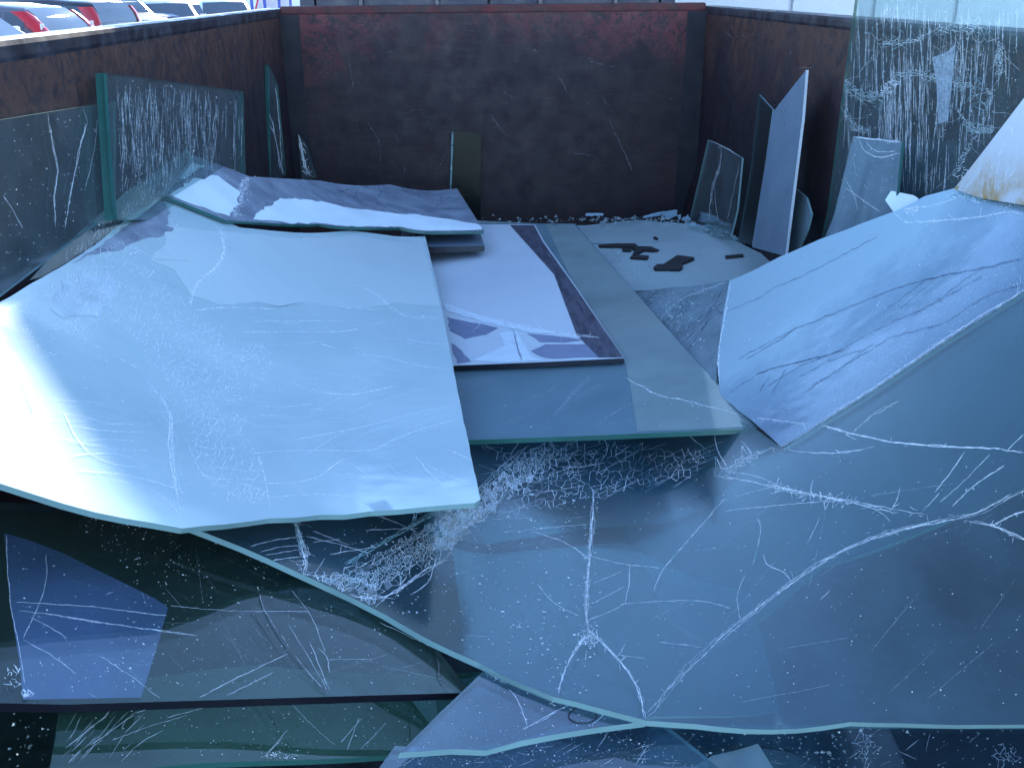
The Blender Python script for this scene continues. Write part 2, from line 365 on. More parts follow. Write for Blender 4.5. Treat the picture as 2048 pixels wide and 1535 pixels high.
class Lines:
    """fracture lines / scratches lying on a pane, as thin ribbons that follow its surface"""
    def __init__(s, obj, off=0.0009, seed=1):
        s.o = obj; s.surf = o_surf[obj.name]; s.clip = o_out.get(obj.name); s.off = off; s.v = []; s.f = []; s.r = random.Random(seed)
    def p3(s, u, v):
        q = s.surf.hit(u, v); n = s.surf.nrm(q); return s.surf.pt(q)+n*s.off, n
    def line(s, pts, w=1.6, jit=0.8, step=9, taper=True):
        P = smoothline(pts, step)
        if s.clip: 
            P = [p for p in P if inside(p, s.clip)]
            if len(P) < 2 or max(np.linalg.norm(P[i+1]-P[i]) for i in range(len(P)-1)) > 3.2*step: return s
        n = len(P); A = []
        for i, p in enumerate(P):
            j = jit if 0 < i < n-1 else 0
            A.append(s.p3(p[0]+s.r.uniform(-j, j), p[1]+s.r.uniform(-j, j)))
        b = len(s.v)
        for i, (p, nn) in enumerate(A):
            d = A[min(i+1, n-1)][0]-A[max(i-1, 0)][0]; sd = np.cross(nn, d); L = np.linalg.norm(sd)
            sd = sd/L if L > 1e-9 else RT
            ww = w*0.98*np.dot(p-CAM, FW)/F_PX*0.5*s.r.uniform(0.6, 1.3)
            if taper and (i == 0 or i == n-1): ww *= 0.25
            s.v += [p-sd*ww, p+sd*ww]
        s.f += [(b+2*i, b+2*i+1, b+2*i+3, b+2*i+2) for i in range(n-1)]; return s
    def many(s, lists, w=1.6, jit=0.8, step=9):
        for l in lists: s.line(l, w*s.r.uniform(0.7, 1.2), jit, step)
        return s
    def strand(s, pts, w=1.4, n=3, spread=5, branches=6, blen=18):
        """a bundle of near-parallel cracks with splinters off it"""
        for k in range(n):
            dx, dy = s.r.uniform(-spread, spread), s.r.uniform(-spread, spread)
            a = s.r.uniform(0, 0.25) if k else 0; 
            P = smoothline(pts, 14); i0 = int(len(P)*a); i1 = len(P)-int(len(P)*s.r.uniform(0, 0.25)*(k > 0))
            P = [(p[0]+dx*math.sin(i*0.35+k), p[1]+dy*math.sin(i*0.27+k*2)) for i, p in enumerate(P)][i0:i1]
            if len(P) > 2: s.line(P, w*s.r.uniform(0.6, 1.2), 1.6, 8)
        P = smoothline(pts, 14)
        for _ in range(branches):
            i = s.r.randrange(len(P)-1); p = P[i]; d = P[i+1]-P[i]; ang = math.atan2(d[1], d[0])+s.r.choice((-1, 1))*s.r.choice((s.r.uniform(0.1, 0.5), s.r.uniform(0.5, 1.7)))+s.r.choice((0, math.pi))
            L = s.r.uniform(0.2, 0.7)*blen*s.r.choice((1, 1, 2.2))
            off = (s.r.uniform(-spread, spread), s.r.uniform(-spread, spread)); p = (p[0]+off[0], p[1]+off[1]); a2 = ang+s.r.uniform(-0.5, 0.5)
            s.line([p, (p[0]+math.cos(ang)*L*0.5, p[1]+math.sin(ang)*L*0.5), (p[0]+math.cos(ang)*L*0.5+math.cos(a2)*L*0.5, p[1]+math.sin(ang)*L*0.5+math.sin(a2)*L*0.5)], w*s.r.uniform(0.4, 0.9), 1.0, 6)
        return s
    def cells(s, Q):
        r = delaunay_2d_cdt(Q, [], [], 0, 1e-4); V = r[0]; cc = []; ef = {}; vf = {}
        for k, f in enumerate(r[2]):
            (ax, ay), (bx, by), (cx, cy_) = [V[i] for i in f[:3]]; d = 2*(ax*(by-cy_)+bx*(cy_-ay)+cx*(ay-by))
            if abs(d) < 1e-6: cc.append(None); continue
            a2, b2, c2 = ax*ax+ay*ay, bx*bx+by*by, cx*cx+cy_*cy_
            cc.append(((a2*(by-cy_)+b2*(cy_-ay)+c2*(ay-by))/d, (a2*(cx-bx)+b2*(ax-cx)+c2*(bx-ax))/d))
            for i in range(3):
                e = tuple(sorted((f[i], f[(i+1) % 3]))); ef.setdefault(e, []).append(k); vf.setdefault(f[i], []).append(k)
        return V, cc, ef, vf
    def lattice(s, poly, n, w=1.3, keep=0.85, jit=0.8, maxlen=60, facets=None):
        """irregular cells of a crazed zone (Voronoi edges); facets collects the tilted cell faces"""
        xs = [p[0] for p in poly]; ys = [p[1] for p in poly]; P = []
        while len(P) < n:
            p = (s.r.uniform(min(xs), max(xs)), s.r.uniform(min(ys), max(ys)))
            if inside(p, poly): P.append(Vector(p))
        s.web(P, w, keep, jit, maxlen, lambda q: inside(q, poly), facets); return s
    def web(s, P, w, keep, jit, maxlen, ok, facets=None):
        V, cc, ef, vf = s.cells(P)
        for e, fs in ef.items():
            if len(fs) == 2 and cc[fs[0]] and cc[fs[1]]:
                a, b = cc[fs[0]], cc[fs[1]]; L = math.hypot(a[0]-b[0], a[1]-b[1])
                if 1 < L < maxlen and ok(a) and ok(b) and s.r.random() < keep: s.line([a, b], w*s.r.uniform(0.4, 1.4), jit, 7, taper=False)
        if facets is not None:
            for v_, fs in vf.items():
                q = [cc[k] for k in fs if cc[k]]; c = V[v_]
                if len(q) < 3 or not all(ok(p) and math.hypot(p[0]-c[0], p[1]-c[1]) < maxlen for p in q): continue
                q.sort(key=lambda p: math.atan2(p[1]-c[1], p[0]-c[0]))
                o, nn = s.p3(c[0], c[1]); t = np.array([s.r.gauss(0, 0.07), s.r.gauss(0, 0.07)]); pts = []
                for p in q:
                    p3, _ = s.p3(c[0]+(p[0]-c[0])*0.9, c[1]+(p[1]-c[1])*0.9); d = p3-o; pts.append(p3+nn*(0.0006+t[0]*d[0]+t[1]*d[1]))
                facets.append(pts)
    def crushed(s, pts, n, spread, w=1.3, keep=0.7, maxlen=None, facets=None):
        """crushed glass along a path: a web of short fracture lines"""
        P = smoothline(pts, 4); Q = []
        for _ in range(n):
            p = P[s.r.randrange(len(P))]; Q.append(Vector((p[0]+s.r.gauss(0, spread), p[1]+s.r.gauss(0, spread))))
        s.web(Q, w, keep+0.15, 0.6, maxlen or spread*3.5, lambda q: True, facets); return s
    def strokes(s, poly, n, ang, da, l0, l1, w=1.2, jit=0.5, gap=0.0):
        xs = [p[0] for p in poly]; ys = [p[1] for p in poly]; k = 0
        while k < n:
            p = (s.r.uniform(min(xs), max(xs)), s.r.uniform(min(ys), max(ys)))
            if not inside(p, poly): continue
            k += 1; a = R(ang+s.r.gauss(0, da)); L = s.r.uniform(l0, l1)
            e = (p[0]+math.cos(a)*L, p[1]+math.sin(a)*L)
            if inside(e, poly): s.line([p, e], w*s.r.uniform(0.5, 1.3), jit, 12)
        return s
    def radial(s, c, n, l0, l1, w=1.3, a0=0, a1=360, curve=0.3):
        for k in range(n):
            a = R(s.r.uniform(a0, a1)); L = s.r.uniform(l0, l1); b = a+s.r.uniform(-curve, curve)
            s.line([c, (c[0]+math.cos(a)*L*0.5, c[1]+math.sin(a)*L*0.5), (c[0]+math.cos(a)*L*0.5+math.cos(b)*L*0.5, c[1]+math.sin(a)*L*0.5+math.sin(b)*L*0.5)], w, 1.0, 8)
        return s
    def specks(s, poly, n, s0=0.8, s1=3.0):
        xs = [p[0] for p in poly]; ys = [p[1] for p in poly]; k = 0
        while k < n:
            p = (s.r.uniform(min(xs), max(xs)), s.r.uniform(min(ys), max(ys)))
            if not inside(p, poly): continue
            k += 1; b = len(s.v); m_ = s.r.choice((3, 4, 4, 5)); a0 = s.r.uniform(0, 6.3); rr = s.r.uniform(s0, s1)*s.r.random()**0.7
            c, nn = s.p3(*p); sc = rr*np.dot(c-CAM, FW)/F_PX
            ax = np.cross(nn, FW); ax /= np.linalg.norm(ax); bx = np.cross(nn, ax)
            for i in range(m_):
                a = a0+6.283*i/m_+s.r.uniform(-0.4, 0.4); q = sc*s.r.uniform(0.5, 1.2)
                s.v.append(c+ax*math.cos(a)*q*1.4+bx*math.sin(a)*q+nn*s.r.uniform(0, 0.0015))
            s.f.append(tuple(range(b, b+m_)))
        return s
    def build(s, name='fracture_lines', mat='crack_white'):
        if s.f: return tag(mesh(name, s.v, s.f, mat, s.o), kind='stuff')
def pieces(obj, polys, mat='crazed_glass'):
    """the loosened, slightly tilted cells of a crazed zone"""
    vv, ff = [], []
    for p in polys: ff.append(tuple(range(len(vv), len(vv)+len(p)))); vv += p
    if ff: tag(mesh('crazed_pieces', vv, ff, mat, obj), kind='stuff')
def patch(obj, outline, mat, name='paint_patch', off=0.0016, jag=0.0, holes=None):
    """a flake of paint / bare zone / painted reflection lying on a pane"""
    surf = o_surf[obj.name]
    s2 = Height(lambda x, y, f=surf.fn: f(x, y)+off) if not surf.flat else Plane(surf.o+surf.n*off, surf.n)
    o = sheet(name, outline, s2, 0.0004, mat, mat, jag=jag, step=0.03, parent=obj, grid=0.03)
    return o

# ------------------------------------------------------------------ ground and far setting
GZ = -0.1
gm, nt, N, out = nodes('asphalt')
v = coord(N)
c = ramp(N, noise(N, v, 0.35, 8, 0.6), [(0.3, (0.045, 0.045, 0.048)), (0.7, (0.075, 0.073, 0.072))])
b = N('BsdfPrincipled', i_Base_Color=c, i_Roughness=0.85, i_Normal=N('Bump', i_Strength=0.4, i_Distance=0.01, i_Height=noise(N, v, 60, 4)).outputs[0])
nt.links.new(b.outputs[0], out.inputs[0])
g = mesh('ground', [(-900, -900, GZ), (900, -900, GZ), (900, 900, GZ), (-900, 900, GZ)], [(0, 1, 2, 3)], 'asphalt'); tag(g, kind='structure')

# ------------------------------------------------------------------ the skip
XL, XR, YB, YF, ZF, ZR = -1.023, 1.277, 5.474, 0.62, 0.25, 1.5
skip = empty('waste_skip', (0, 0, GZ))
tag(skip, 'long open rust-brown steel skip holding all the broken glass', 'skip')
def sk(name, mb, mat, bevel=0.0):
    for i, p in enumerate(mb.v): mb.v[i] = (p[0], p[1], p[2]-GZ)
    return mb.build(name, mat, skip, bevel=bevel)
def skmat(n):                                     # object coordinates include the base height; keep masks in place
    return n
T = 0.005
sk('back_wall', MB().box(XL-0.0, XR+0.0, YB, YB+T, ZF, ZR), 'steel_back')
sk('side_wall', MB().box(XL-T, XL, YF, YB+T, ZF, ZR), 'steel_side')
sk('side_wall', MB().box(XR, XR+T, YF, YB+T, ZF, ZR), 'steel_side')
sk('floor_plate', MB().box(XL, XR, YF, YB, ZF-0.008, ZF), 'steel_floor')
sk('top_rail', MB().box(XL-0.085, XL+0.003, YF, YB+0.1, ZR-0.04, ZR+0.012), 'steel_rim', 0.014)
sk('top_rail', MB().box(XR-0.003, XR+0.085, YF, YB+0.1, ZR-0.04, ZR+0.006), 'steel_rim', 0.014)
sk('top_rail', MB().box(XL+0.008, XR-0.008, YB-0.004, YB+0.09, ZR-0.02, ZR+0.022), 'red_paint', 0.008)
# dark flat bars welded over the two far corners
sk('corner_bar', MB().prism([(XL+0.002, YB-0.004, ZR-0.02), (XL+0.105, YB-0.004, ZR-0.02), (XL+0.10, YB-0.004, 0.9), (XL+0.16, YB-0.004, ZF+0.1), (XL+0.002, YB-0.004, ZF+0.1)], (0, 0.0035, 0)), 'steel_dark')
sk('corner_bar', MB().prism([(XR-0.105, YB-0.004, ZR-0.02), (XR-0.002, YB-0.004, ZR-0.02), (XR-0.002, YB-0.004, ZF+0.1), (XR-0.12, YB-0.004, ZF+0.1)], (0, 0.0035, 0)), 'steel_dark')
for yy in (1.2, 2.2, 3.2, 4.2, 5.2):
    sk('outer_rib', MB().box(XL-0.075, XL-T, yy-0.04, yy+0.04, ZF, ZR-0.076), 'steel_side')
    sk('outer_rib', MB().box(XR+T, XR+0.075, yy-0.04, yy+0.04, ZF, ZR-0.076), 'steel_side')
for xx in (-0.5, 0.75):
    sk('runner', MB().box(xx-0.06, xx+0.06, YF, YB+0.1, GZ, ZF-0.009), 'steel_dark')

# scrapes on the skip walls
class WallLines(Lines):
    def __init__(s, obj, surf, seed): s.o = obj; s.surf = surf; s.clip = None; s.off = 0.0012; s.v = []; s.f = []; s.r = random.Random(seed)
    def build(s, name, mat):
        s.v = [np.array(p)-np.array([0, 0, GZ]) for p in s.v]
        return tag(mesh(name, s.v, s.f, mat, s.o), kind='stuff')
wl = WallLines(skip, Plane((0, YB, 1), (0, -1, 0)), 3)
bp = [(610, 40), (1370, 40), (1390, 420), (610, 340)]
wl.strokes(bp, 150, 75, 35, 4, 24, 0.7).strokes(bp, 160, 4, 10, 6, 40, 0.45).specks(bp, 260, 0.5, 1.4)
wl.many([zz(500, 0, l) for l in ([(1570, 740), (1640, 830), (1710, 900)], [(1660, 570), (1690, 620), (1770, 655)], [(1020, 1080), (1018, 1150)], [(940, 860), (985, 940)], [(640, 360), (660, 440), (680, 580)], [(780, 810), (850, 930), (860, 1080)], [(1300, 980), (1220, 1180)], [(700, 770), (715, 880)], [(980, 770), (1100, 720), (1140, 680)])], 1.1, 1.4)
wl.many([zz(1000, 0, l) for l in ([(570, 400), (690, 430)], [(720, 790), (800, 960), (880, 1140)], [(480, 1010), (620, 1025)], [(390, 500), (440, 610)], [(680, 640), (715, 710)], [(210, 320), (270, 370)])], 1.6, 1.2)
wl.build('scrape_marks', 'scratch_grey')
wl = WallLines(skip, Plane((XR, 0, 1), (-1, 0, 0)), 4)
rp = [(1425, 40), (1690, 60), (1640, 400), (1420, 300)]
wl.strokes(rp, 60, 92, 10, 6, 26, 1.6).strokes(rp, 14, -25, 20, 14, 60, 1.2).specks(rp, 90, 0.5, 1.6).build('scrape_marks', 'scratch_grey')
wl = WallLines(skip, Plane((XL, 0, 1), (1, 0, 0)), 5)
lp = [(5, 110), (550, 40), (560, 330), (5, 500)]
wl.strokes(lp, 46, 88, 12, 6, 30, 1.5).specks(lp, 130, 0.5, 1.6).build('scrape_marks', 'scratch_grey')

# ------------------------------------------------------------------ surfaces of the pile
def pos(t): return t if t > 0 else 0.0
def sst(a, b_, x): t = min(1.0, max(0.0, (x-a)/(b_-a))); return t*t*(3-2*t)
def fold(x, kn, sm=0.08):                        # straight facets between creases, creases eased over a few cm
    def f(t):
        if t <= kn[0][0]: return kn[0][1]
        for a, b in zip(kn, kn[1:]):
            if t <= b[0]: return a[1]+(b[1]-a[1])*(t-a[0])/(b[0]-a[0])
        return kn[-1][1]
    return (f(x-sm)+f(x-sm/2)+f(x)+f(x+sm/2)+f(x+sm))/5
KA = [(-1.1, 1.11), (-0.60, 0.735), (-0.27, 0.612), (0.3, 0.598)]
KH = [(-1, 0), (0.5, 0), (0.80, 0.41), (1.06, 1.0), (1.4, 1.95)]
SA = Height(lambda x, y: fold(x, KA)+0.05*sst(1.95, 1.45, y)*sst(-0.25, -0.6, x))
def side(x, y, a, b):                            # signed distance to a crease line (positive on its right-hand side)
    dx, dy = b[0]-a[0], b[1]-a[1]; return ((x-a[0])*dy-(y-a[1])*dx)/math.hypot(dx, dy)
def soft(t, k=0.03): return k*math.log1p(math.exp(max(-30.0, min(30.0, t/k)))) 
def zH(x, y):
    crease = -0.16*soft(side(x, y, (0.27, 1.27), (0.98, 1.50)))*sst(0.2, 0.5, x) - 0.10*soft(-side(x, y, (0.15, 1.33), (0.26, 2.0)))*sst(2.1, 1.6, y)*sst(-0.5, 0.0, x)
    rise = (0.18+0.37*sst(0.9, 2.0, y))*fold(x, KH)
    return 0.45+0.42*pos(-x)+rise+crease
SH = Height(zH)
SE = Height(lambda x, y: max(0.50+0.09*x, 0.47))
SD = Height(lambda x, y: 0.515+0.09*x)
SF = Height(lambda x, y: 0.37+0.16*pos(x-0.6))

# ------------------------------------------------------------------ floor sheets at the far end
f1 = sheet('glass_sheet', [(955, 441), (1290, 438), (1410, 452), (1480, 488), (1180, 486), (965, 470)], lower(SF, 0.0), 0.012, 'floor_glass', 'edge_pale',
           'grey-green sheet lying farthest back, against the foot of the rear wall')
f2 = sheet('glass_sheet', [(1165, 486), (1470, 481), (1600, 545), (1455, 575), (1240, 582), (1190, 530)], Height(lambda x, y: 0.388+0.16*pos(x-0.6)), 0.012, 'floor_glass', 'edge_pale',
           'grey-green sheet at the far end strewn with black rubber fragments')
f3 = sheet('glass_sheet', [(1240, 560), (1430, 556), (1440, 640), (1330, 640)], lower(SF, 0.025), 0.01, 'glass_milky', 'edge_pale',
           'dusty strip of glass showing below the far debris-strewn sheet')

# ------------------------------------------------------------------ right-hand bent milky sheet
_s = Height(lambda x, y: zH(x, y)+0.004); frost_gradient('frost_bent', _s.hit(1565, 890), _s.hit(2048, 580), 0.42)
G = sheet('bent_sheet', [(1458, 562), (1560, 513), (1640, 478), (1720, 448), (1790, 422), (1850, 392), (1910, 376), (2000, 380), (2110, 386), (2110, 545), (2048, 582), (1900, 675), (1730, 790), (1640, 845), (1562, 893), (1515, 850), (1440, 790), (1434, 720), (1444, 640)],
          Height(lambda x, y: zH(x, y)+0.004), 0.003, 'frost_bent', 'crack_soft', 'milky pale blue bent sheet with dark vein cracks, rising up the right wall', jag=0.001)
L = Lines(G, seed=11)
Z8 = lambda l: zz(1428, 380, l)
L.many([Z8(l) for l in (
    [(20, 830), (260, 730), (420, 640), (640, 540), (850, 430), (1080, 310)], [(150, 1120), (480, 950), (800, 810), (1200, 650), (1500, 570), (1850, 500), (2048, 450)],
    [(210, 1120), (400, 1010), (560, 900)], [(100, 1340), (330, 1200), (560, 1140), (800, 1070), (1000, 960)], [(350, 1300), (600, 1150), (900, 1040)],
    [(600, 1340), (840, 1170), (1000, 1080), (1190, 970), (1540, 870), (1680, 770), (1830, 690), (2048, 620)],
    [(1150, 780), (1270, 690), (1400, 600), (1500, 570)], [(1230, 790), (1340, 690), (1480, 570)],
    [(1310, 830), (1480, 730), (1640, 610), (1780, 510)], [(1400, 780), (1560, 690), (1770, 570)], [(280, 1210), (470, 1160), (700, 1100)],
    [(560, 1240), (760, 1130), (1010, 1050)], [(640, 1290), (800, 1210), (960, 1080), (1060, 1010)], [(1000, 960), (1200, 860), (1400, 780)], [(380, 1350), (480, 1180)], [(300, 1340), (370, 1220)])], 3.2, 1.5)
L.build('fracture_veins', 'crack_dark')
L = Lines(G, seed=12)
L.strand([(2100, 548), (2048, 580), (1900, 672), (1730, 786), (1640, 842), (1565, 888)], 0.9, 4, 5, 26, 30)
L.strand([(1462, 566), (1450, 640), (1438, 700), (1436, 780)], 1.6, 3, 3, 10, 14)
L.strand(Z8([(1190, 150), (1260, 210), (1500, 200), (1750, 180), (1950, 150), (2048, 170)]), 1.6, 3, 3, 14, 18)
L.strand(Z8([(1240, 130), (1500, 90), (1640, 30)]), 1.2, 2, 2, 6, 12)
FG = []
L.lattice([(1860, 388), (1935, 380), (2010, 382), (2090, 392), (2090, 425), (2000, 415), (1900, 402)], 170, 1.1, 0.8, 0.8, 40, FG)
pieces(G, FG)
L.lattice([(1800, 418), (1830, 402), (1850, 425), (1815, 438)], 30, 1.4, 0.8)
L.strand([(1515, 836), (1560, 842), (1620, 848)], 1.6, 2, 1, 2, 8)
gp = [(1470, 570), (1800, 430), (2040, 420), (2040, 570), (1580, 870), (1450, 740)]
L.specks(gp, 420, 0.5, 1.6).build('fracture_lines', 'crack_white')
L = Lines(G, seed=13); L.strokes(gp, 46, -32, 6, 40, 150, 1.0).build('surface_scratches', 'crack_soft')
G2 = sheet('glass_sheet', [(1265, 585), (1350, 574), (1456, 560), (1446, 640), (1434, 720), (1432, 800), (1390, 740), (1310, 660)], Height(lambda x, y: zH(x, y)+0.001), 0.008, 'glass_milky', 'edge_pale',
           'small pale cracked flap between the clear middle sheet and the milky bent sheet')
L = Lines(G2, seed=14)
L.many([[(1340+i*9, 690-i*9+8*k), (1400+i*4, 645-8*i+5*k), (1452-i, 585+i*14-5*i)] for i, k in ((0, 0), (1, 4), (2, 0), (3, 3), (4, 6), (5, 2), (-2, 0), (-3, 3))], 2.2, 1.2)
L.build('fracture_veins', 'crack_dark')
L = Lines(G2, seed=15); L.specks([(1280, 590), (1440, 570), (1430, 740), (1330, 650)], 200, 0.6, 2.0).strand([(1310, 655), (1360, 600), (1450, 566)], 1.2, 2, 2, 8, 14).build()

# ------------------------------------------------------------------ big cracked front sheet
H = sheet('cracked_sheet', [(360, 1046), (480, 1092), (600, 1146), (700, 1192), (770, 1228), (860, 1280), (960, 1326), (1040, 1366), (1105, 1392), (1200, 1416), (1292, 1440), (1700, 1443), (2100, 1446), (2290, 1447), (2280, 1000), (2200, 490), (2100, 552), (1900, 678), (1730, 792), (1640, 848), (1565, 896), (1500, 850), (1300, 760), (900, 800), (400, 950)],
          SH, 0.012, 'glass_front', 'edge_pale', 'large clear blue laminated sheet across the front, crazed with white cracks', jag=0.0006)
L = Lines(H, seed=21)
band = [(596, 1142), (640, 1150), (720, 1120), (800, 1075), (880, 1030), (940, 985), (1000, 930), (1060, 885), (1180, 880), (1130, 930), (1060, 985), (990, 1030), (930, 1080), (880, 1120), (800, 1170), (745, 1215), (680, 1185)]
FC = []
L.lattice(band, 520, 1.25, 0.9, 0.8, 55, FC)
core = [(690, 1165), (850, 1075), (940, 1010), (1010, 940), (1080, 890), (1120, 900), (1050, 970), (960, 1040), (860, 1110), (760, 1180)]
L.lattice(core, 700, 1.15, 0.9, 0.8, 40)
L.lattice([(940, 885), (1240, 880), (1440, 900), (1380, 960), (1190, 1010), (1000, 1040), (1050, 960)], 340, 0.8, 0.75, 0.8, 70)
L.crushed([(604, 1090), (610, 1130), (604, 1165), (640, 1165), (700, 1160)], 120, 6, 1.3, 0.6, 18).strand([(590, 1035), (604, 1090), (610, 1130), (604, 1165), (630, 1165)], 1.5, 5, 6, 22, 26)
L.strand([(610, 1150), (680, 1150), (740, 1130), (840, 1070), (950, 985), (1060, 890)], 0.8, 4, 10, 12, 30)
L.strand([(640, 1175), (760, 1195), (850, 1140), (900, 1120)], 1.3, 3, 8, 20, 24)
L.many([[(500, 1093), (550, 1080), (605, 1074)], [(505, 1108), (560, 1094), (606, 1090)], [(530, 1110), (606, 1098)], [(545, 1121), (604, 1112)], [(612, 1072), (690, 1092), (742, 1108)], [(625, 1062), (700, 1090)],
        [(718, 1022), (780, 1040), (834, 1064)], [(742, 1023), (790, 1045)], [(730, 1060), (800, 1058), (836, 1056)], [(800, 1018), (845, 1028)], [(625, 1085), (680, 1078)], [(660, 1108), (760, 1092)],
        [(790, 1195), (800, 1170), (798, 1145)], [(750, 1215), (790, 1180), (860, 1140), (905, 1100), (908, 1075)], [(820, 1190), (855, 1165), (868, 1130), (872, 1112)], [(720, 1185), (790, 1198)]], 1.7)
# right-of-band crazing
L.strokes([(940, 890), (1230, 880), (1190, 1040), (960, 1040)], 60, -12, 14, 20, 110, 0.7)
L.strokes([(1130, 890), (1460, 880), (1440, 960), (1200, 1010)], 60, -24, 8, 30, 120, 0.7)
L.strand([(1188, 985), (1184, 1060), (1176, 1150), (1172, 1225), (1178, 1262)], 0.8, 7, 6, 70, 14)
L.many([[(1178, 1112), (1250, 1128), (1320, 1136)], [(1075, 1168), (1108, 1205), (1158, 1232)], [(1186, 1166), (1245, 1142)], [(1187, 1206), (1250, 1172)], [(1176, 1240), (1215, 1225), (1250, 1207)], [(1238, 1310), (1292, 1317)],
        [(1260, 1130), (1258, 1165), (1250, 1208)], [(1240, 1208), (1310, 1203), (1400, 1202), (1462, 1216)], [(1450, 997), (1424, 1026), (1390, 1065), (1335, 1128), (1316, 1158), (1308, 1182)],
        [(1515, 1035), (1522, 1063), (1512, 1108), (1505, 1130)], [(1527, 1108), (1534, 1128), (1569, 1146), (1582, 1162)], [(1375, 866), (1400, 890), (1421, 904)], [(1430, 868), (1433, 893), (1455, 936)],
        [(1205, 870), (1215, 900), (1200, 925)], [(1210, 925), (1150, 935), (1120, 932)], [(1225, 915), (1262, 890)], [(1320, 1284), (1370, 1290), (1404, 1294)], [(1062, 1062), (1130, 1085), (1178, 1118)], [(1005, 1065), (1175, 1048)]], 1.6)
L.crushed([(1178, 1262), (1185, 1275), (1165, 1285)], 60, 7, 1.3, 0.6, 20)
L.crushed([(1530, 970), (1600, 986), (1690, 1003)], 60, 6, 1.2, 0.5, 24).crushed([(1430, 950), (1470, 935), (1520, 905)], 50, 6, 1.2, 0.5, 24)
L.strand([(1178, 1262), (1210, 1290), (1248, 1333), (1275, 1378), (1290, 1436)], 1.6, 3, 4, 16, 20)
L.strand([(1176, 1264), (1150, 1300), (1128, 1345), (1116, 1388)], 1.4, 3, 3, 14, 14)
L.strand([(1292, 1436), (1345, 1368), (1430, 1286), (1500, 1228), (1560, 1182), (1640, 1128), (1730, 1082), (1800, 1058), (1890, 1040), (1950, 1028), (2000, 1004), (2080, 960)], 0.85, 6, 6, 46, 18)
L.strand([(1930, 1040), (1985, 1050), (2030, 1070), (2080, 1090)], 1.4, 3, 3, 12, 20)
L.strand([(1985, 1050), (2030, 1028), (2080, 1010)], 1.4, 2, 3, 8, 16)
L.strand([(1600, 846), (1640, 850), (1700, 866), (1770, 882), (1850, 891), (1980, 896), (2080, 912)], 1.6, 3, 2, 10, 14)
L.strand([(1565, 896), (1620, 905), (1680, 905), (1750, 894)], 1.4, 2, 2, 4, 10)
L.strand([(1432, 948), (1500, 960), (1552, 974), (1600, 986), (1690, 1003), (1780, 1018), (1850, 1026)], 1.4, 3, 5, 26, 30)
L.many([[(1450, 942), (1520, 955), (1580, 982)], [(1440, 1002), (1500, 985), (1555, 970)], [(1450, 1022), (1560, 1010), (1690, 1000)], [(1870, 985), (1905, 940), (1930, 903)], [(1880, 1005), (1930, 960), (1980, 908)], [(1905, 1012), (1950, 970), (2010, 930)], [(1845, 1022), (1880, 985)], [(2015, 900), (2048, 868)], [(1715, 880), (1690, 868)]], 1.5)
L.strand([(1455, 940), (1500, 915), (1560, 890)], 1.3, 3, 4, 12, 16)
L.strand([(1705, 866), (1740, 835), (1775, 808)], 1.1, 2, 2, 3, 14)
L.many([[(1750, 830), (1800, 800)], [(1640, 1200), (1660, 1180)], [(1615, 1088), (1640, 1035)], [(1480, 1240), (1475, 1190), (1490, 1150)]], 1.2)
hp = [(620, 1080), (1200, 900), (1200, 1400), (1000, 1330), (760, 1210)]
L.specks(hp, 620, 0.8, 3.4)
L.specks([(1200, 900), (2040, 920), (2040, 1420), (1300, 1420)], 380, 0.6, 2.0)
L.build()
pieces(H, FC)
L = Lines(H, seed=22)
L.strokes([(1200, 900), (2040, 920), (2040, 1420), (1300, 1420)], 22, -35, 16, 40, 200, 0.6).strokes(hp, 26, -10, 30, 30, 120, 0.7).build('surface_scratches', 'crack_soft')
L = Lines(H, seed=23)
L.strand([(588, 1035), (600, 1075), (606, 1105)], 3.0, 5, 6, 6, 14).strand([(830, 1012), (828, 1050)], 3, 3, 4, 4, 10).strand([(690, 1130), (800, 1065), (900, 1005)], 2.4, 4, 6, 10, 20).build('fracture_teal', 'crack_teal')

# sheets seen through the front sheet
u1 = sheet('glass_sheet', [(600, 900), (1240, 880), (1420, 1010), (1180, 1056), (840, 1064), (600, 1078)], lower(SH, 0.030), 0.010, 'glass_blue', 'edge_dark',
           'dark-edged pane buried under the cracked front sheet, ending in a straight dark line')
u2 = sheet('glass_sheet', [(905, 1094), (1250, 1085), (1500, 1180), (1560, 1420), (1300, 1432), (1100, 1384), (930, 1300)], lower(SH, 0.016), 0.005, 'glass_blue', 'edge_pale',
           'lavender-blue pane lying just beneath the cracked front sheet')
u3 = sheet('glass_sheet', [(1180, 900), (1560, 905), (1730, 800), (2110, 560), (2110, 950), (1890, 1042), (1640, 1132), (1430, 1290), (1340, 1240)], lower(SH, 0.042), 0.010, 'glass_blue', 'edge_pale',
           'blue pane under the right half of the cracked front sheet')

# ------------------------------------------------------------------ middle sheets
E_ = sheet('clear_sheet', [(800, 446), (1150, 447), (1250, 560), (1390, 718), (1516, 856), (1200, 870), (930, 880), (830, 700)], Height(lambda x, y: 0.50+0.11*x), 0.014, 'glass_pane', 'edge_green',
           'clear grey-green rectangular sheet in the middle, its near right corner pointing at the cracks')
patch(E_, [(1092, 449), (1148, 449), (1250, 562), (1390, 720), (1508, 852), (1400, 858), (1275, 862), (1262, 780), (1250, 722), (1150, 574)], 'pane_strip', 'clear_strip')
L = Lines(E_, off=0.0026, seed=31)
L.strand(zz(1000, 380, [(830, 1240), (950, 1310), (1060, 1365), (1200, 1390), (1400, 1440), (1620, 1490)]), 2.0, 2, 1.5, 3, 10)
L.specks([(950, 760), (1240, 740), (1480, 845), (960, 870)], 60, 0.6, 2.0).build()
L = Lines(E_, seed=32); L.strokes([(930, 760), (1240, 740), (1480, 845), (960, 870)], 40, -40, 14, 30, 100, 1.2).build('surface_scratches', 'crack_soft')
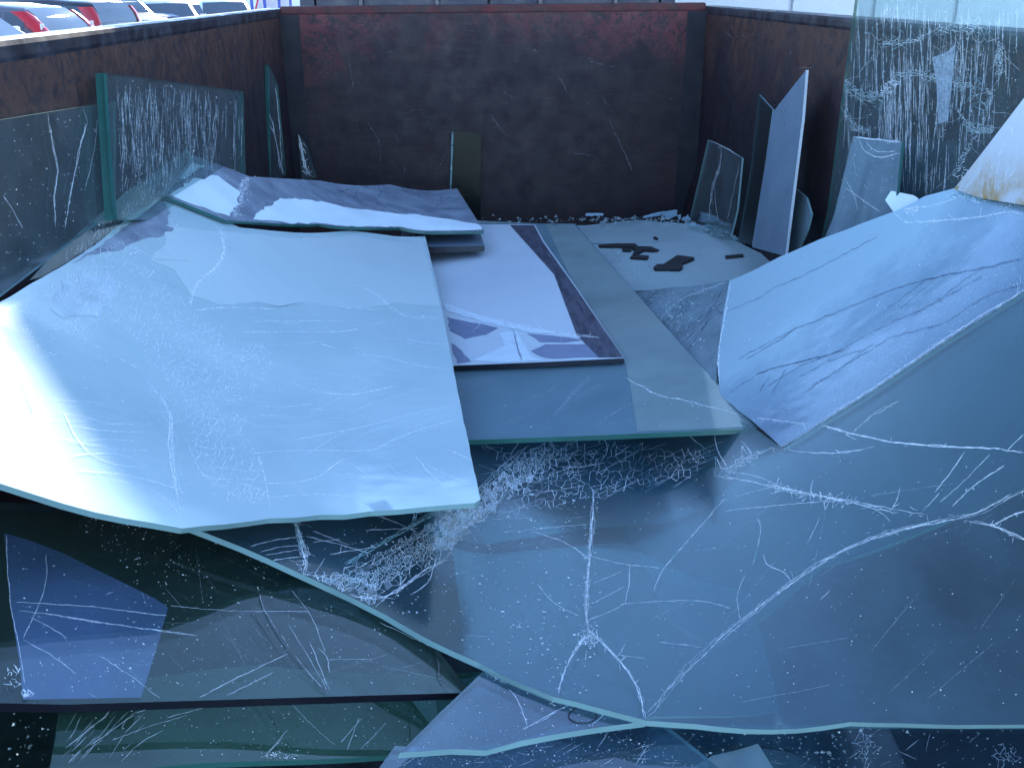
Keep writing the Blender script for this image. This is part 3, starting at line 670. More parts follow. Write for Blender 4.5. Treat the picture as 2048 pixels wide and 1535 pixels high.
D_ = sheet('painted_sheet', [(820, 447), (1070, 449), (1088, 482), (1150, 570), (1248, 716), (1080, 724), (905, 731), (840, 560)], Height(lambda x, y: 0.522+0.11*x), 0.016, 'lavender_paint', 'edge_dark',
           'lavender-grey painted sheet with dark double edge and peeling near end')
patch(D_, [(1020, 450), (1068, 450), (1086, 484), (1149, 572), (1246, 714), (1196, 714), (1153, 668), (1108, 548)], 'wall_reflection_dark', 'painted_wall_reflection', jag=0.0)  # dark reflection of the rear wall, painted onto the sheet
for o_, mn in (([(894, 634), (996, 655), (972, 668), (930, 677), (900, 661)], 'lavender_dark'), ([(903, 686), (924, 701), (942, 722), (914, 726)], 'lavender_dark'),
               ([(1062, 701), (1091, 688), (1136, 688), (1192, 688), (1196, 713), (1100, 716), (1073, 708)], 'lavender_dark'), ([(1054, 667), (1121, 673), (1170, 679), (1127, 684), (1079, 683)], 'lavender_dark'),
               ([(945, 720), (1010, 690), (1000, 664), (1028, 660), (1052, 690), (1062, 712), (1090, 719), (1000, 724)], 'lavender_pale'), ([(886, 605), (930, 622), (1010, 645), (1130, 668), (1060, 664), (960, 642), (892, 620)], 'lavender_pale')):
    patch(D_, o_, mn, jag=0.004)
L = Lines(D_, off=0.0026, seed=33)
L.strand([(887, 606), (950, 630), (1030, 650), (1110, 668), (1200, 678)], 1.4, 7, 5, 14, 26).strand([(1030, 665), (1036, 700), (1050, 724)], 1.2, 3, 3, 12, 14).build()
L = Lines(D_, off=0.0028, seed=34); L.strand([(1028, 660), (1034, 690), (1045, 722)], 1.4, 3, 4, 10, 14).many([[(890, 575), (1000, 553)], [(880, 530), (960, 505)], [(895, 640), (1000, 680), (1090, 700)]], 1.2).build('fracture_veins', 'crack_dark')
C_ = sheet('thick_slab', [(830, 462), (960, 464), (969, 491), (840, 494)], Height(lambda x, y: 0.575), 0.026, 'grey_board', 'edge_dark',
           'small thick grey-blue slab poking out under the folded mirror')

# ------------------------------------------------------------------ left white-backed sheet and folded mirror on it
A_ = sheet('white_backed_sheet', [(-60, 650), (0, 604), (60, 568), (120, 535), (190, 490), (250, 440), (322, 392), (360, 400), (480, 455), (700, 460), (850, 472), (872, 560), (898, 690), (925, 830), (961, 998), (950, 1005), (850, 1013), (740, 1022), (640, 1029), (540, 1036), (500, 1042), (450, 1048), (365, 1056), (250, 1036), (125, 1006), (0, 966), (-60, 950)],
           SA, 0.012, 'white_backed', 'edge_pale', 'big pale white-backed laminated sheet sagging down from the left wall', jag=0.001)
ZA = lambda l: zz(0, 760, l); ZB = lambda l: zz(500, 760, l); Z5 = lambda l: zz(0, 380, l); Z6 = lambda l: zz(500, 380, l)
L = Lines(A_, off=0.0024, seed=41)
L.many([ZA(l) for l in ([(120, 0), (180, 130), (240, 270), (310, 350)], [(420, 220), (480, 350), (560, 460), (640, 520), (800, 570), (930, 580)], [(440, 410), (620, 430), (780, 460), (980, 470)],
    [(480, 500), (620, 490), (780, 495), (880, 530), (970, 575)], [(500, 600), (750, 620), (950, 660), (1170, 725)], [(730, 660), (900, 690), (1040, 750), (1120, 820), (1190, 900)],
    [(1220, 380), (1270, 500), (1330, 620), (1440, 700)], [(1280, 430), (1400, 460), (1560, 450)], [(1300, 480), (1450, 510), (1560, 500)], [(1360, 570), (1560, 600), (1720, 600)], [(1280, 630), (1400, 640)], [(1400, 660), (1700, 660)], [(1440, 710), (1600, 690), (1740, 740)],
    [(1700, 500), (1740, 620), (1770, 780), (1780, 860)], [(560, 250), (700, 290), (900, 300)], [(500, 310), (700, 340), (950, 350)], [(560, 400), (760, 400), (920, 415)], [(900, 170), (1000, 210), (1100, 220)])]
    + [ZB(l) for l in ([(0, 490), (270, 470), (560, 470), (780, 470), (950, 400), (1130, 330), (1380, 260)], [(260, 30), (400, 80), (600, 100), (800, 80), (960, 40)], [(270, 400), (560, 350), (760, 310), (950, 260), (1150, 210), (1300, 180)],
    [(100, 690), (300, 680), (450, 640), (560, 560), (620, 520)], [(120, 780), (400, 760), (580, 765), (700, 790)], [(1090, 500), (1170, 600), (1270, 700)], [(1150, 550), (1300, 630), (1470, 700)], [(1300, 460), (1480, 540)], [(880, 540), (1000, 640)], [(640, 540), (800, 650)], [(20, 170), (250, 180), (420, 160)], [(60, 240), (260, 230)])]
    + [Z5(l) for l in ([(0, 1050), (110, 1110), (105, 1200), (160, 1330), (220, 1480)], [(480, 900), (560, 990), (680, 1060), (900, 1180)], [(1290, 800), (1500, 780), (1800, 790)], [(500, 600), (700, 690)])]
    + [Z6(l) for l in ([(340, 750), (640, 780), (850, 800)], [(-60, 940), (300, 940), (560, 940), (720, 920)], [(780, 900), (900, 870)], [(1020, 980), (1130, 1010), (1310, 1020)], [(700, 1085), (900, 1110), (1100, 1160), (1350, 1195)], [(260, 1270), (450, 1330), (650, 1355), (760, 1340), (950, 1300)], [(380, 1010), (500, 1030), (590, 1060)], [(0, 870), (300, 870), (620, 865)], [(500, 1210), (700, 1250), (900, 1290)])], 2.1, 0.6)
L.strand(ZA([(960, 0), (1040, 110), (1110, 230), (1120, 400), (1150, 600), (1200, 900)]), 1.8, 4, 6, 16, 20)
FA = FC = []
L.lattice([(350, 760), (420, 800), (500, 830), (530, 940), (535, 1020), (420, 1005), (380, 920)], 190, 1.15, 0.85, 0.8, 70, FC)
L.lattice([(180, 500), (260, 470), (330, 560), (420, 640), (560, 700), (520, 800), (400, 830), (320, 760), (240, 660), (120, 600)], 620, 0.95, 0.7, 0.8, 60, FC)
L.lattice([(20, 610), (180, 510), (240, 660), (120, 690), (40, 680)], 160, 0.8, 0.5, 0.8, 60, FC)

L.strand(Z5([(1440, 260), (1480, 380), (1440, 500), (1300, 620), (1260, 760)]), 1.6, 4, 5, 26, 18)
L.strand(Z6([(680, 630), (800, 665), (960, 800), (1080, 840), (1280, 850)]), 1.5, 3, 4, 14, 20)
left = [(20, 600), (190, 500), (330, 420), (400, 500), (330, 600), (260, 720), (60, 740)]
L.strokes(left, 200, 28, 12, 12, 60, 0.8).specks([(20, 600), (330, 420), (600, 620), (560, 860), (360, 900), (60, 760)], 520, 0.6, 2.6)
L.strokes([(330, 640), (840, 600), (900, 800), (420, 900)], 110, 4, 6, 20, 110, 0.7)
L.strokes([(330, 700), (560, 680), (540, 860), (380, 880)], 120, 14, 12, 10, 50, 0.9)
L.build()
L = Lines(A_, off=0.0024, seed=42)
L.crushed(ZA([(1000, 60), (1110, 230), (1130, 400), (1160, 600), (1200, 880)]), 160, 8, 1.5, 0.4, 30).crushed(Z5([(600, 560), (700, 520), (760, 620), (700, 780), (520, 850), (350, 720)]), 220, 9, 1.3, 0.45, 30).crushed(Z5([(1180, 1050), (1300, 1200), (1350, 1350), (1420, 1450)]), 220, 20, 1.4, 0.4, 50)
L.strokes([(20, 780), (320, 800), (330, 980), (40, 930)], 46, 8, 8, 60, 180, 1.4).strokes([(540, 780), (900, 760), (940, 980), (560, 1010)], 70, -12, 12, 60, 200, 1.3).build('surface_scratches', 'crack_soft')
L = Lines(A_, off=0.0024, seed=43)
L.line(Z6([(20, 742), (100, 752), (185, 773), (260, 760), (345, 748)]), 2.6, 0.4).many([Z6([(680, 620), (730, 660)]), Z6([(930, 860), (960, 825)]), Z5([(950, 575), (1050, 610), (1200, 660)]), Z5([(1000, 460), (1250, 470)]), Z6([(1100, 790), (1190, 850)])], 1.4).build('fracture_veins', 'crack_dark')
patch(A_, Z5([(1090, 235), (1150, 250), (1080, 300), (980, 310), (900, 340), (760, 400), (640, 420), (480, 480), (560, 420), (700, 330), (860, 210), (960, 130), (1060, 40), (1130, 150)]), 'mirror_back', 'bare_margin', jag=0.006)
patch(A_, Z5([(600, 560), (690, 510), (760, 580), (770, 680), (720, 760), (560, 830), (420, 850), (330, 780), (420, 660)]), 'dull_backing', 'dull_hollow', jag=0.02)
patch(A_, [(330, 452), (470, 464), (700, 470), (846, 482), (866, 560), (878, 612), (800, 605), (700, 618), (620, 604), (556, 613), (505, 604), (440, 610), (380, 590), (350, 540), (300, 520), (330, 490)], 'pale_backing', 'backing_patch', off=0.0014, jag=0.005)
# folded mirror, silvered back up
SB = Height(lambda x, y: SA.fn(x, y)+0.022)
B_ = sheet('folded_mirror', [(390, 311), (500, 353), (640, 361), (780, 369), (914, 377), (968, 462), (800, 455), (640, 448), (468, 441), (452, 440), (322, 388)], SB, 0.012, 'mirror_back', 'edge_green',
           'grey mirror with torn white backing, folded over a crease, on top of the pale sheet', cat='mirror', jag=0.0)
patch(B_, [(381, 328), (412, 331), (392, 343), (358, 365), (352, 367)], 'paint_white', 'backing_patch', jag=0.006)
patch(B_, [(339, 389), (348, 383), (381, 361), (436, 351), (451, 363), (481, 384), (472, 412), (460, 432), (394, 411)], 'paint_white', 'backing_patch', jag=0.006)
patch(B_, [(506, 438), (518, 424), (560, 396), (606, 398), (651, 404), (697, 415), (757, 422), (833, 428), (894, 437), (958, 449), (964, 459), (800, 453), (640, 446), (520, 440)], 'paint_white', 'backing_patch', jag=0.005)
L = Lines(B_, off=0.0026, seed=51)
L.lattice([(482, 352), (504, 354), (486, 400), (474, 438), (458, 436), (470, 400)], 90, 1.6, 0.75, 1.5, 22).specks([(480, 352), (510, 354), (500, 400), (478, 438), (455, 436)], 160, 0.8, 2.6).build()
L = Lines(B_, off=0.0026, seed=52)
Z2 = lambda l: zz(500, 0, l)
L.many([Z2(l) for l in ([(330, 1230), (450, 1290), (520, 1330), (630, 1360)], [(400, 1220), (520, 1260), (600, 1320), (630, 1360)], [(720, 1240), (690, 1300), (780, 1330), (870, 1270), (840, 1230)], [(830, 1350), (1000, 1370), (1120, 1415)], [(1180, 1415), (1270, 1310), (1140, 1260)], [(860, 1290), (830, 1345), (890, 1395)], [(870, 1320), (1100, 1360), (1400, 1385)], [(540, 1290), (700, 1240)])], 1.6, 1.4).build('fracture_veins', 'crack_dark')

# ------------------------------------------------------------------ front-left dark sheets
P_ = sheet('dark_sheet', [(-60, 1000), (300, 1020), (700, 1150), (870, 1290), (940, 1384), (700, 1391), (400, 1400), (130, 1408), (-60, 1404)], Height(lambda x, y: 0.405+0.41*pos(-x)), 0.016, 'glass_dark', 'edge_dark',
           'dark green tinted sheet with black near edge, in the lower left under the pale sheet')
VB = sheet('painted_sky_reflection', [(8, 1066), (60, 1080), (125, 1105), (200, 1142), (262, 1172), (310, 1196), (336, 1214), (318, 1280), (282, 1394), (46, 1398), (40, 1330), (22, 1220)], Height(lambda x, y: 0.386+0.41*pos(-x)), 0.003, 'sky_reflection_violet', 'edge_dark',  # sky reflection in the dark glass, painted as a sheet beneath it
           'violet-blue sky reflection painted as a sheet under the dark glass in the lower left corner', cat='painted reflection')
L = Lines(P_, off=0.0052, seed=61)
ZP = lambda l: zz(0, 1075, l)
L.many([ZP(l) for l in ([(40, 0), (45, 200), (70, 480), (120, 720), (160, 980)], [(100, 440), (300, 450), (600, 470), (850, 500), (1100, 530)], [(120, 500), (330, 520), (700, 580), (1000, 620), (1300, 660)], [(190, 540), (330, 610), (440, 680)], [(150, 690), (330, 790), (500, 915)], [(660, 800), (850, 920), (1050, 1075)],
    [(300, 120), (290, 350), (150, 680)], [(1120, 460), (1400, 490), (1700, 500), (2040, 500)], [(1310, 1070), (1600, 920), (1900, 780)], [(1470, 1070), (1800, 900)], [(580, 1040), (640, 1080)], [(690, 390), (750, 370)])], 1.2, 1.0)
L.strand(ZP([(300, 515), (700, 580), (1230, 655)]), 1.6, 2, 2, 6, 8)
Z6p = lambda l: zz(500, 1075, l)
L.many([Z6p(l) for l in ([(510, 1040), (440, 900), (330, 720), (250, 590)], [(500, 1030), (360, 880), (230, 700), (90, 490), (60, 380)], [(520, 1020), (440, 830), (390, 700)], [(270, 360), (400, 530), (490, 770)], [(440, 740), (500, 800), (520, 900)], [(500, 820), (700, 815), (800, 815)], [(850, 570), (1060, 670), (1220, 745)], [(1220, 710), (1330, 850), (1440, 970)])], 1.1, 1.0)
pp = [(20, 1080), (320, 1180), (420, 1060), (600, 1180), (860, 1310), (900, 1370), (60, 1390)]
L.specks(pp, 620, 0.5, 2.2).specks([(120, 1030), (320, 1050), (420, 1160), (300, 1180)], 240, 0.6, 2.2)
L.lattice([(30, 1385), (60, 1380), (75, 1400), (40, 1402)], 20, 2.2, 0.9).lattice([(0, 1330), (40, 1320), (44, 1390), (0, 1395)], 30, 1.6, 0.6)
L.build()
L = Lines(P_, off=0.0052, seed=62); L.many([Z6p(l) for l in ([(0, 480), (90, 590), (260, 830), (500, 1030)], [(60, 380), (130, 540), (240, 720), (380, 890), (510, 1035)], [(1220, 750), (1240, 850), (1250, 930), (1310, 1010)])], 2.0, 0.8).build('fracture_veins', 'edge_dark')
L = Lines(P_, off=0.0052, seed=63); L.strokes(pp, 30, 25, 30, 30, 140, 0.55).build('surface_scratches', 'crack_soft')
Q_ = sheet('green_sheet', [(125, 1380), (110, 1480), (95, 1560), (400, 1525), (800, 1507), (1000, 1480), (1000, 1330), (500, 1330)], lower(SH, 0.105), 0.012, 'glass_green', 'edge_green',
           'green tinted sheet at the bottom left below the black-edged sheet')
L = Lines(Q_, seed=64)
L.many([ZP(l) for l in ([(860, 1170), (990, 1125)], [(740, 1340), (950, 1260), (1240, 1170)], [(450, 1490), (540, 1390)], [(800, 1480), (920, 1360), (1080, 1270)], [(600, 1370), (720, 1290)], [(430, 1390), (560, 1290), (720, 1160)], [(700, 1300), (880, 1170)], [(1740, 1450), (1900, 1270)], [(1100, 1190), (1400, 1110)])] + [Z6p(l) for l in ([(90, 1450), (220, 1320)], [(280, 1100), (400, 1230), (560, 1370)], [(600, 1350), (740, 1190)], [(730, 1400), (900, 1220)], [(640, 1400), (720, 1190)])], 1.1, 0.8)
L.specks([(150, 1420), (880, 1400), (800, 1500), (130, 1520)], 260, 0.5, 2.0).specks([(515, 1516), (560, 1500), (600, 1512), (590, 1518)], 90, 0.6, 2.4)
L.strokes([(140, 1415), (330, 1415), (260, 1520), (110, 1530)], 50, -52, 8, 14, 60, 0.8).build()
R_ = sheet('blue_triangle_sheet', [(972, 1336), (880, 1424), (800, 1504), (905, 1497), (1040, 1481), (1290, 1442), (1330, 1400), (1100, 1330)], lower(SH, 0.014), 0.012, 'glass_blue', 'edge_pale',
           'blue-grey corner of glass below the front crack, with a black loop on it')
L = Lines(R_, seed=65)
L.many([Z6p([(1360, 1510), (1540, 1385)]), Z6p([(1800, 1260), (1930, 1210), (2040, 1140)]), zz(1000, 1075, [(150, 1270), (270, 1200), (400, 1130), (490, 1090)]), zz(1000, 1075, [(610, 1230), (710, 1150)]), zz(1000, 1075, [(60, 1000), (130, 1100), (180, 1250)])], 1.8, 1.0).lattice(Z6p([(1550, 870), (1620, 880), (1760, 950), (1700, 975), (1560, 940)]), 50, 1.5, 0.8).specks([(980, 1350), (1280, 1440), (1040, 1478), (820, 1500)], 200, 0.6, 2.4).build()
S_ = sheet('glass_sheet', [(790, 1490), (1250, 1420), (1316, 1438), (1450, 1545), (740, 1560)], lower(SH, 0.050), 0.010, 'glass_blue', 'edge_pale',
           'dusty blue pane at the bottom centre, its right edge running down out of frame')
L = Lines(S_, seed=66)
L.specks([(800, 1515), (1250, 1450), (1400, 1535), (780, 1535)], 420, 0.6, 2.4).strokes([(800, 1515), (1250, 1450), (1400, 1535), (780, 1535)], 40, -30, 40, 10, 50, 1.2).build()
T_ = sheet('glass_shard', [(1350, 1545), (1425, 1510), (1516, 1486), (1556, 1550)], Plane(at_z(1450, 1520, 0.33), (0.1, -0.25, 1)), 0.012, 'glass_milky', 'edge_green',
           'grey-green corner of a broken pane on the skip floor at the bottom right', cat='glass shard', jag=0.003)
W_ = sheet('glass_sheet', [(1300, 1450), (1700, 1448), (2110, 1450), (2110, 1600), (1250, 1600)], Plane((0.6, 1.2, 0.274), (0, 0, 1)), 0.010, 'glass_blue', 'edge_pale',
           'dusty dark blue pane flat on the skip floor at the bottom right')
L = Lines(W_, seed=67); L.specks([(1330, 1455), (2040, 1455), (2040, 1535), (1400, 1535)], 120, 0.6, 2.6).strokes([(1330, 1455), (2040, 1455), (2040, 1535), (1400, 1535)], 26, -40, 40, 8, 40, 1.0).crushed([(1730, 1470), (1735, 1500), (1725, 1535)], 50, 9, 1.0, 0.4, 26).crushed([(2000, 1510), (2030, 1520)], 40, 12, 1.0, 0.4, 26).build()
X_ = sheet('glass_sheet', [(-60, 1412), (140, 1412), (120, 1600), (-60, 1600)], Plane((-0.7, 1.3, 0.274), (0, 0, 1)), 0.010, 'glass_dark', 'edge_green',
           'dark pane flat on the skip floor in the bottom left corner')
# thin black loop lying on the blue corner
c3, n3 = [], None
for k in range(40):
    a = k/40*2*math.pi; q = R_ and o_surf[R_.name].hit(1165+28*math.cos(a)*(1+0.04*math.sin(3*a)), 1430+15.5*math.sin(a)); c3.append(o_surf[R_.name].pt(q)+np.array([0, 0, 0.0012]))
mb = MB(); rings = []
for i, p in enumerate(c3):
    d = c3[(i+1) % 40]-c3[i-1]; d /= np.linalg.norm(d); sd = np.cross(d, [0, 0, 1.0])
    rings.append([p+(sd*math.cos(t)+np.array([0, 0, 1.0])*math.sin(t))*0.0011 for t in (0, 1.57, 3.14, 4.71)])
mb.rings(rings+[rings[0]]); tag(mb.build('rubber_band', 'black_rubber_and_gap', smooth=True), 'thin black oval loop on the blue glass corner at the bottom', 'rubber band')

# ------------------------------------------------------------------ panes leaning on the left wall
def lean(x, z, slope): return Plane((x, 0, z), (1 if x < 0 else -1, 0, slope))
I1 = sheet('leaning_sheet', [(-60, 250), (0, 240), (100, 224), (232, 203), (232, 420), (150, 480), (-60, 640)], lean(XL+0.02, 1.33, 0.06), 0.008, 'glass_dirty', 'edge_pale',
           'wide clear pane with two long white cracks, leaning at far left on the skip wall')
L = Lines(I1, seed=71); Z1 = lambda l: zz(0, 0, l)
L.strand(Z1([(315, 750), (340, 900), (375, 1130), (355, 1300), (365, 1500)]), 1.1, 3, 2, 8, 8).strand(Z1([(540, 715), (575, 780), (520, 1000), (470, 1250), (430, 1510)]), 1.1, 3, 2, 8, 8)
L.many([Z1([(20, 1290), (90, 1400), (150, 1510)]), Z1([(640, 780), (620, 1000), (560, 1240)]), Z1([(0, 790), (330, 735), (690, 675)])], 1.2).specks([(0, 260), (200, 220), (200, 420), (0, 560)], 160, 0.6, 2.4).build()
I2 = sheet('leaning_sheet', [(207, 146), (300, 158), (400, 171), (487, 183), (492, 370), (300, 440), (226, 440)], Plane((-0.968, 2.8, 1.3), (1, -0.02, 0.08)), 0.022, 'glass_dirty', 'edge_green',
           'thick green-edged pane covered in vertical scratch streaks, leaning on the left wall')
L = Lines(I2, seed=72)
i2 = [(228, 156), (400, 176), (485, 190), (485, 350), (240, 400)]
L.strokes([(230, 160), (440, 180), (440, 340), (240, 390)], 330, 91, 4, 8, 40, 1.2).strokes([(465, 190), (485, 192), (486, 340), (466, 330)], 20, 90, 2, 20, 60, 1.2).specks(i2, 420, 0.5, 2.0).build('scratch_streaks')
L = Lines(I2, seed=73); L.strokes(i2, 120, 88, 4, 40, 120, 2.2).build('surface_scratches', 'crack_soft')
mb = MB()
tp = [o_surf[I2.name].pt(o_surf[I2.name].hit(*p)) for p in ((204, 146), (210, 250), (220, 400), (226, 440), (232, 440), (226, 400), (216, 250), (210, 147))]
mb.prism([p+np.array([0.001, 0, 0]) for p in tp], (0.004, -0.002, 0)); mb.build('ground_edge', 'edge_green', I2)
I3 = sheet('glass_shard', [(533, 130), (538, 130), (556, 170), (572, 350), (540, 360)], Plane((-0.99, 5.0, 1.2), (1, -0.3, 0.05)), 0.010, 'glass_clear', 'edge_green',
           'narrow upright green-edged shard near the far left corner', cat='glass shard')
L = Lines(I3, seed=74); L.many([[(536, 132), (538, 230), (540, 355)]], 5, 0.3); L.build('ground_edge', 'edge_green')
L = Lines(I3, seed=76); L.many([[(538, 225), (550, 270), (560, 340)], [(550, 175), (558, 240), (565, 350)], [(540, 250), (548, 270)], [(545, 240), (555, 300), (565, 348)]], 1.5).build()
I4 = sheet('glass_shard', [(596, 268), (612, 290), (634, 356), (604, 358)], Plane((-0.9, 5.43, 0.7), (0, -1, 0.1)), 0.008, 'glass_clear', 'edge_pale', 'small crazed triangular shard standing in the far left corner', cat='glass shard')
L = Lines(I4, seed=75); L.strand([(597, 270), (605, 300), (615, 350)], 1.4, 5, 5, 24, 22).lattice([(600, 290), (612, 300), (628, 352), (606, 354)], 24, 1.2, 0.6).build()
I5 = sheet('glass_strip', [(374, 297), (330, 330), (250, 385), (100, 515), (60, 560), (120, 545), (250, 455), (330, 392), (388, 320)], Plane((-0.955, 2.8, 1.05), (1, -0.12, 0.5)), 0.006, 'glass_dirty', 'edge_pale',
           'narrow dusty strip of glass wedged along the left wall behind the pale sheet')
L = Lines(I5, seed=77); L.strokes([(370, 305), (250, 395), (110, 520), (130, 535), (330, 385)], 120, 95, 10, 6, 26, 1.3).specks([(370, 305), (250, 395), (110, 520), (130, 535), (330, 385)], 120, 0.6, 2.2).build()

# ------------------------------------------------------------------ pane on the rear wall
J_ = sheet('leaning_sheet', [(904, 260), (963, 268), (961, 445), (899, 445)], Plane((0, YB-0.02, 0.85), (0, -1, 0.06)), 0.012, 'glass_smoke', 'edge_green', 'slim dark upright pane leaning against the rear wall')
L = Lines(J_, seed=81); L.line([(905, 262), (903, 330), (900, 400)], 3.2, 0.2); L.build('ground_edge', 'crack_teal')
# ------------------------------------------------------------------ panes leaning on the right wall
def rlean(xt, sl): return Plane((xt, 0, 1.4), (-1, 0, sl))
K1 = sheet('leaning_sheet', [(1416, 279), (1450, 294), (1484, 316), (1474, 420), (1462, 470), (1376, 450)], rlean(1.25, 0.10), 0.008, 'glass_dirty', 'edge_pale', 'cracked clear pane leaning in the far right corner')
L = Lines(K1, seed=82); L.strand([(1443, 293), (1440, 330), (1425, 380), (1418, 440)], 1.4, 3, 2, 10, 12).strand([(1415, 279), (1450, 294), (1484, 316)], 1.4, 2, 1, 4, 6).many([[(1428, 370), (1436, 440)], [(1478, 330), (1455, 440)], [(1482, 312), (1476, 335)]], 1.2).build()
K2 = sheet('leaning_sheet', [(1517, 189), (1545, 219), (1530, 330), (1504, 490), (1476, 484), (1502, 330)], rlean(1.235, 0.11), 0.008, 'glass_smoke', 'edge_pale', 'dark narrow pane with slanting top beside the grey upright board')
K3 = sheet('grey_panel', [(1546, 224), (1612, 140), (1604, 240), (1570, 512), (1504, 494), (1530, 330)], rlean(1.20, 0.12), 0.010, 'grey_board', 'edge_white', 'tall opaque grey-blue panel with a pointed top, leaning on the right wall', cat='panel')
L = Lines(K3, seed=83); L.line([(1613, 141), (1605, 240), (1588, 370), (1571, 510)], 2.2, 0.1); L.build('pale_edge', 'edge_white')
K4 = sheet('glass_shard', [(1592, 378), (1612, 395), (1622, 428), (1614, 460), (1596, 500), (1578, 505)], rlean(1.245, 0.10), 0.008, 'glass_milky', 'edge_pale', 'rounded dusty shard standing behind the grey panel', cat='glass shard')
BW = sheet('brown_strip', [(1400, 318), (1412, 290), (1398, 430), (1372, 450), (1360, 432)], rlean(1.262, 0.05), 0.012, 'steel_side', 'steel_side', 'narrow rusty strip standing in the far right corner', cat='metal strip')
LL = sheet('shattered_sheet', [(1716, -60), (1710, 0), (1692, 130), (1668, 320), (1655, 420), (1640, 486), (1800, 470), (2100, 420), (2240, 400), (2260, -60)], rlean(1.262, 0.02), 0.010, 'glass_dirty', 'edge_green',
           'tall shattered pane with white vertical streaks, rising above the right rim')
L = Lines(LL, seed=91); FL = []
L.strokes([(1712, 0), (2040, 0), (2040, 200), (1900, 390), (1665, 400)], 280, 92, 3, 8, 80, 1.0, 0.5)
L.strokes([(1760, 0), (1880, 0), (1880, 60), (1760, 60)], 60, 91, 2, 10, 40, 1.8)
L.strokes([(1760, 100), (1860, 100), (1860, 400), (1780, 400)], 160, 90, 2, 20, 110, 1.2)
ZL = lambda l: zz(1428, 0, l)
for l in ([(860, 500), (900, 560), (960, 640), (1100, 640), (1150, 580), (1200, 500), (1350, 480), (1500, 520), (1700, 560)], [(940, 530), (990, 430), (1080, 350), (1100, 280), (1300, 270), (1450, 210), (1600, 170), (1750, 190), (1800, 290), (1880, 260)],
          [(840, 560), (850, 700), (900, 800), (960, 860), (1010, 880)], [(1600, 700), (1680, 830), (1720, 870), (1850, 840)], [(1800, 600), (1820, 750), (1700, 950), (1600, 1130)], [(1880, 300), (1900, 450), (1870, 560)], [(1600, 250), (1650, 400), (1720, 600), (1760, 700)], [(1700, 170), (1760, 320)], [(1450, 300), (1600, 450), (1660, 530)]):
    L.strand(ZL(l), 0.55, 1, 6, 16, 40)
for pl_ in ([(1040, 220), (1120, 260), (1300, 250), (1460, 190), (1620, 140), (1790, 170), (1800, 250), (1600, 220), (1440, 260), (1250, 310), (1100, 330)], [(850, 500), (930, 540), (1000, 600), (1100, 590), (1120, 680), (950, 670), (860, 620)], [(1130, 570), (1200, 470), (1350, 450), (1520, 500), (1700, 540), (1710, 600), (1500, 560), (1330, 520), (1230, 540)],
            [(840, 640), (880, 700), (930, 800), (1030, 860), (1010, 900), (900, 860), (850, 760)], [(1590, 680), (1660, 760), (1730, 840), (1860, 820), (1850, 880), (1700, 900), (1640, 820)], [(1790, 560), (1850, 620), (1830, 760), (1720, 960), (1620, 1150), (1560, 1140), (1680, 940), (1780, 740)], [(1860, 250), (1920, 300), (1910, 480), (1860, 580), (1850, 420)]):
    L.lattice(ZL(pl_), 120, 0.8, 0.75, 1.0, 40, FL)
L.lattice(ZL([(1100, 560), (1200, 480), (1240, 560), (1150, 660), (1080, 640)]), 60, 1.3, 0.7).lattice(ZL([(1550, 1130), (1680, 1060), (1720, 1150), (1600, 1210)]), 30, 1.2, 0.6)
L.specks([(1712, 0), (2040, 0), (2040, 200), (1900, 390), (1665, 400)], 520, 0.5, 2.2).build()
pieces(LL, FL)
L = Lines(LL, seed=92)
for l in ([(1040, 220), (1110, 290), (1250, 280), (1450, 210), (1600, 150), (1780, 200)], [(860, 580), (960, 640), (1100, 650)], [(1560, 560), (1700, 560), (1800, 620), (1700, 870)]): L.crushed(ZL(l), 60, 11, 1.0, 0.4, 30)
L.build('fracture_teal', 'crack_teal')
L = Lines(LL, seed=93); L.strokes([(1712, 0), (2040, 0), (2040, 200), (1900, 390), (1665, 400)], 120, 91, 3, 40, 160, 3.0)
L.build('surface_scratches', 'crack_soft')
LS = patch(LL, ZL([(1595, 290), (1580, 480), (1545, 800), (1480, 820), (1470, 560), (1440, 380), (1530, 350)]), 'film', 'torn_film', off=0.003)
MM = sheet('leaning_sheet', [(1706, 273), (1760, 278), (1804, 283), (1796, 360), (1788, 440), (1640, 500), (1668, 430)], rlean(1.205, 0.12), 0.008, 'glass_milky', 'edge_green', 'small greenish pane with curved scratches, leaning before the shattered sheet')
L = Lines(MM, seed=94)
L.many([ZL(l) for l in ([(960, 920), (1000, 1000), (1100, 1040), (1230, 1010)], [(1000, 930), (1080, 1000), (1200, 1000)], [(920, 1050), (940, 1130)], [(850, 1150), (930, 1300), (950, 1400)], [(870, 1240), (1000, 1330), (1100, 1400)])], 1.6).strand([(1707, 274), (1760, 279), (1803, 284)], 1.6, 3, 2, 8, 8).specks([(1706, 280), (1800, 286), (1788, 400), (1680, 430)], 160, 0.6, 2.2).build()
NN = sheet('white_fragment', ZL([(1170, 1260), (1320, 1290), (1350, 1310), (1330, 1370), (1190, 1405), (1130, 1320)]), Plane(at_z(1810, 400, 1.06), (-0.45, -0.5, 0.7)), 0.006, 'paint_white', 'edge_white', 'small off-white scrap resting on top of the milky bent sheet', cat='scrap', jag=0.002)
om, nt, N, out = nodes('stained_film')
v = coord(N); st = ramp(N, noise(N, v, 9, 9, 0.75, 0.6), [(0.40, (0,)*3), (0.54, (1,)*3)])
sp = N('SeparateXYZ'); nt.links.new(N('TexCoord').outputs['Object'], sp.inputs[0])
lowz = mathn(N, 'MULTIPLY', mathn(N, 'SUBTRACT', 1.27, sp.outputs['Z'], True), 9.0, True)
cc = N('MixRGB', i_Fac=mathn(N, 'MULTIPLY', st, lowz), i_Color1=(0.50, 0.53, 0.55, 1), i_Color2=(0.36, 0.21, 0.05, 1))
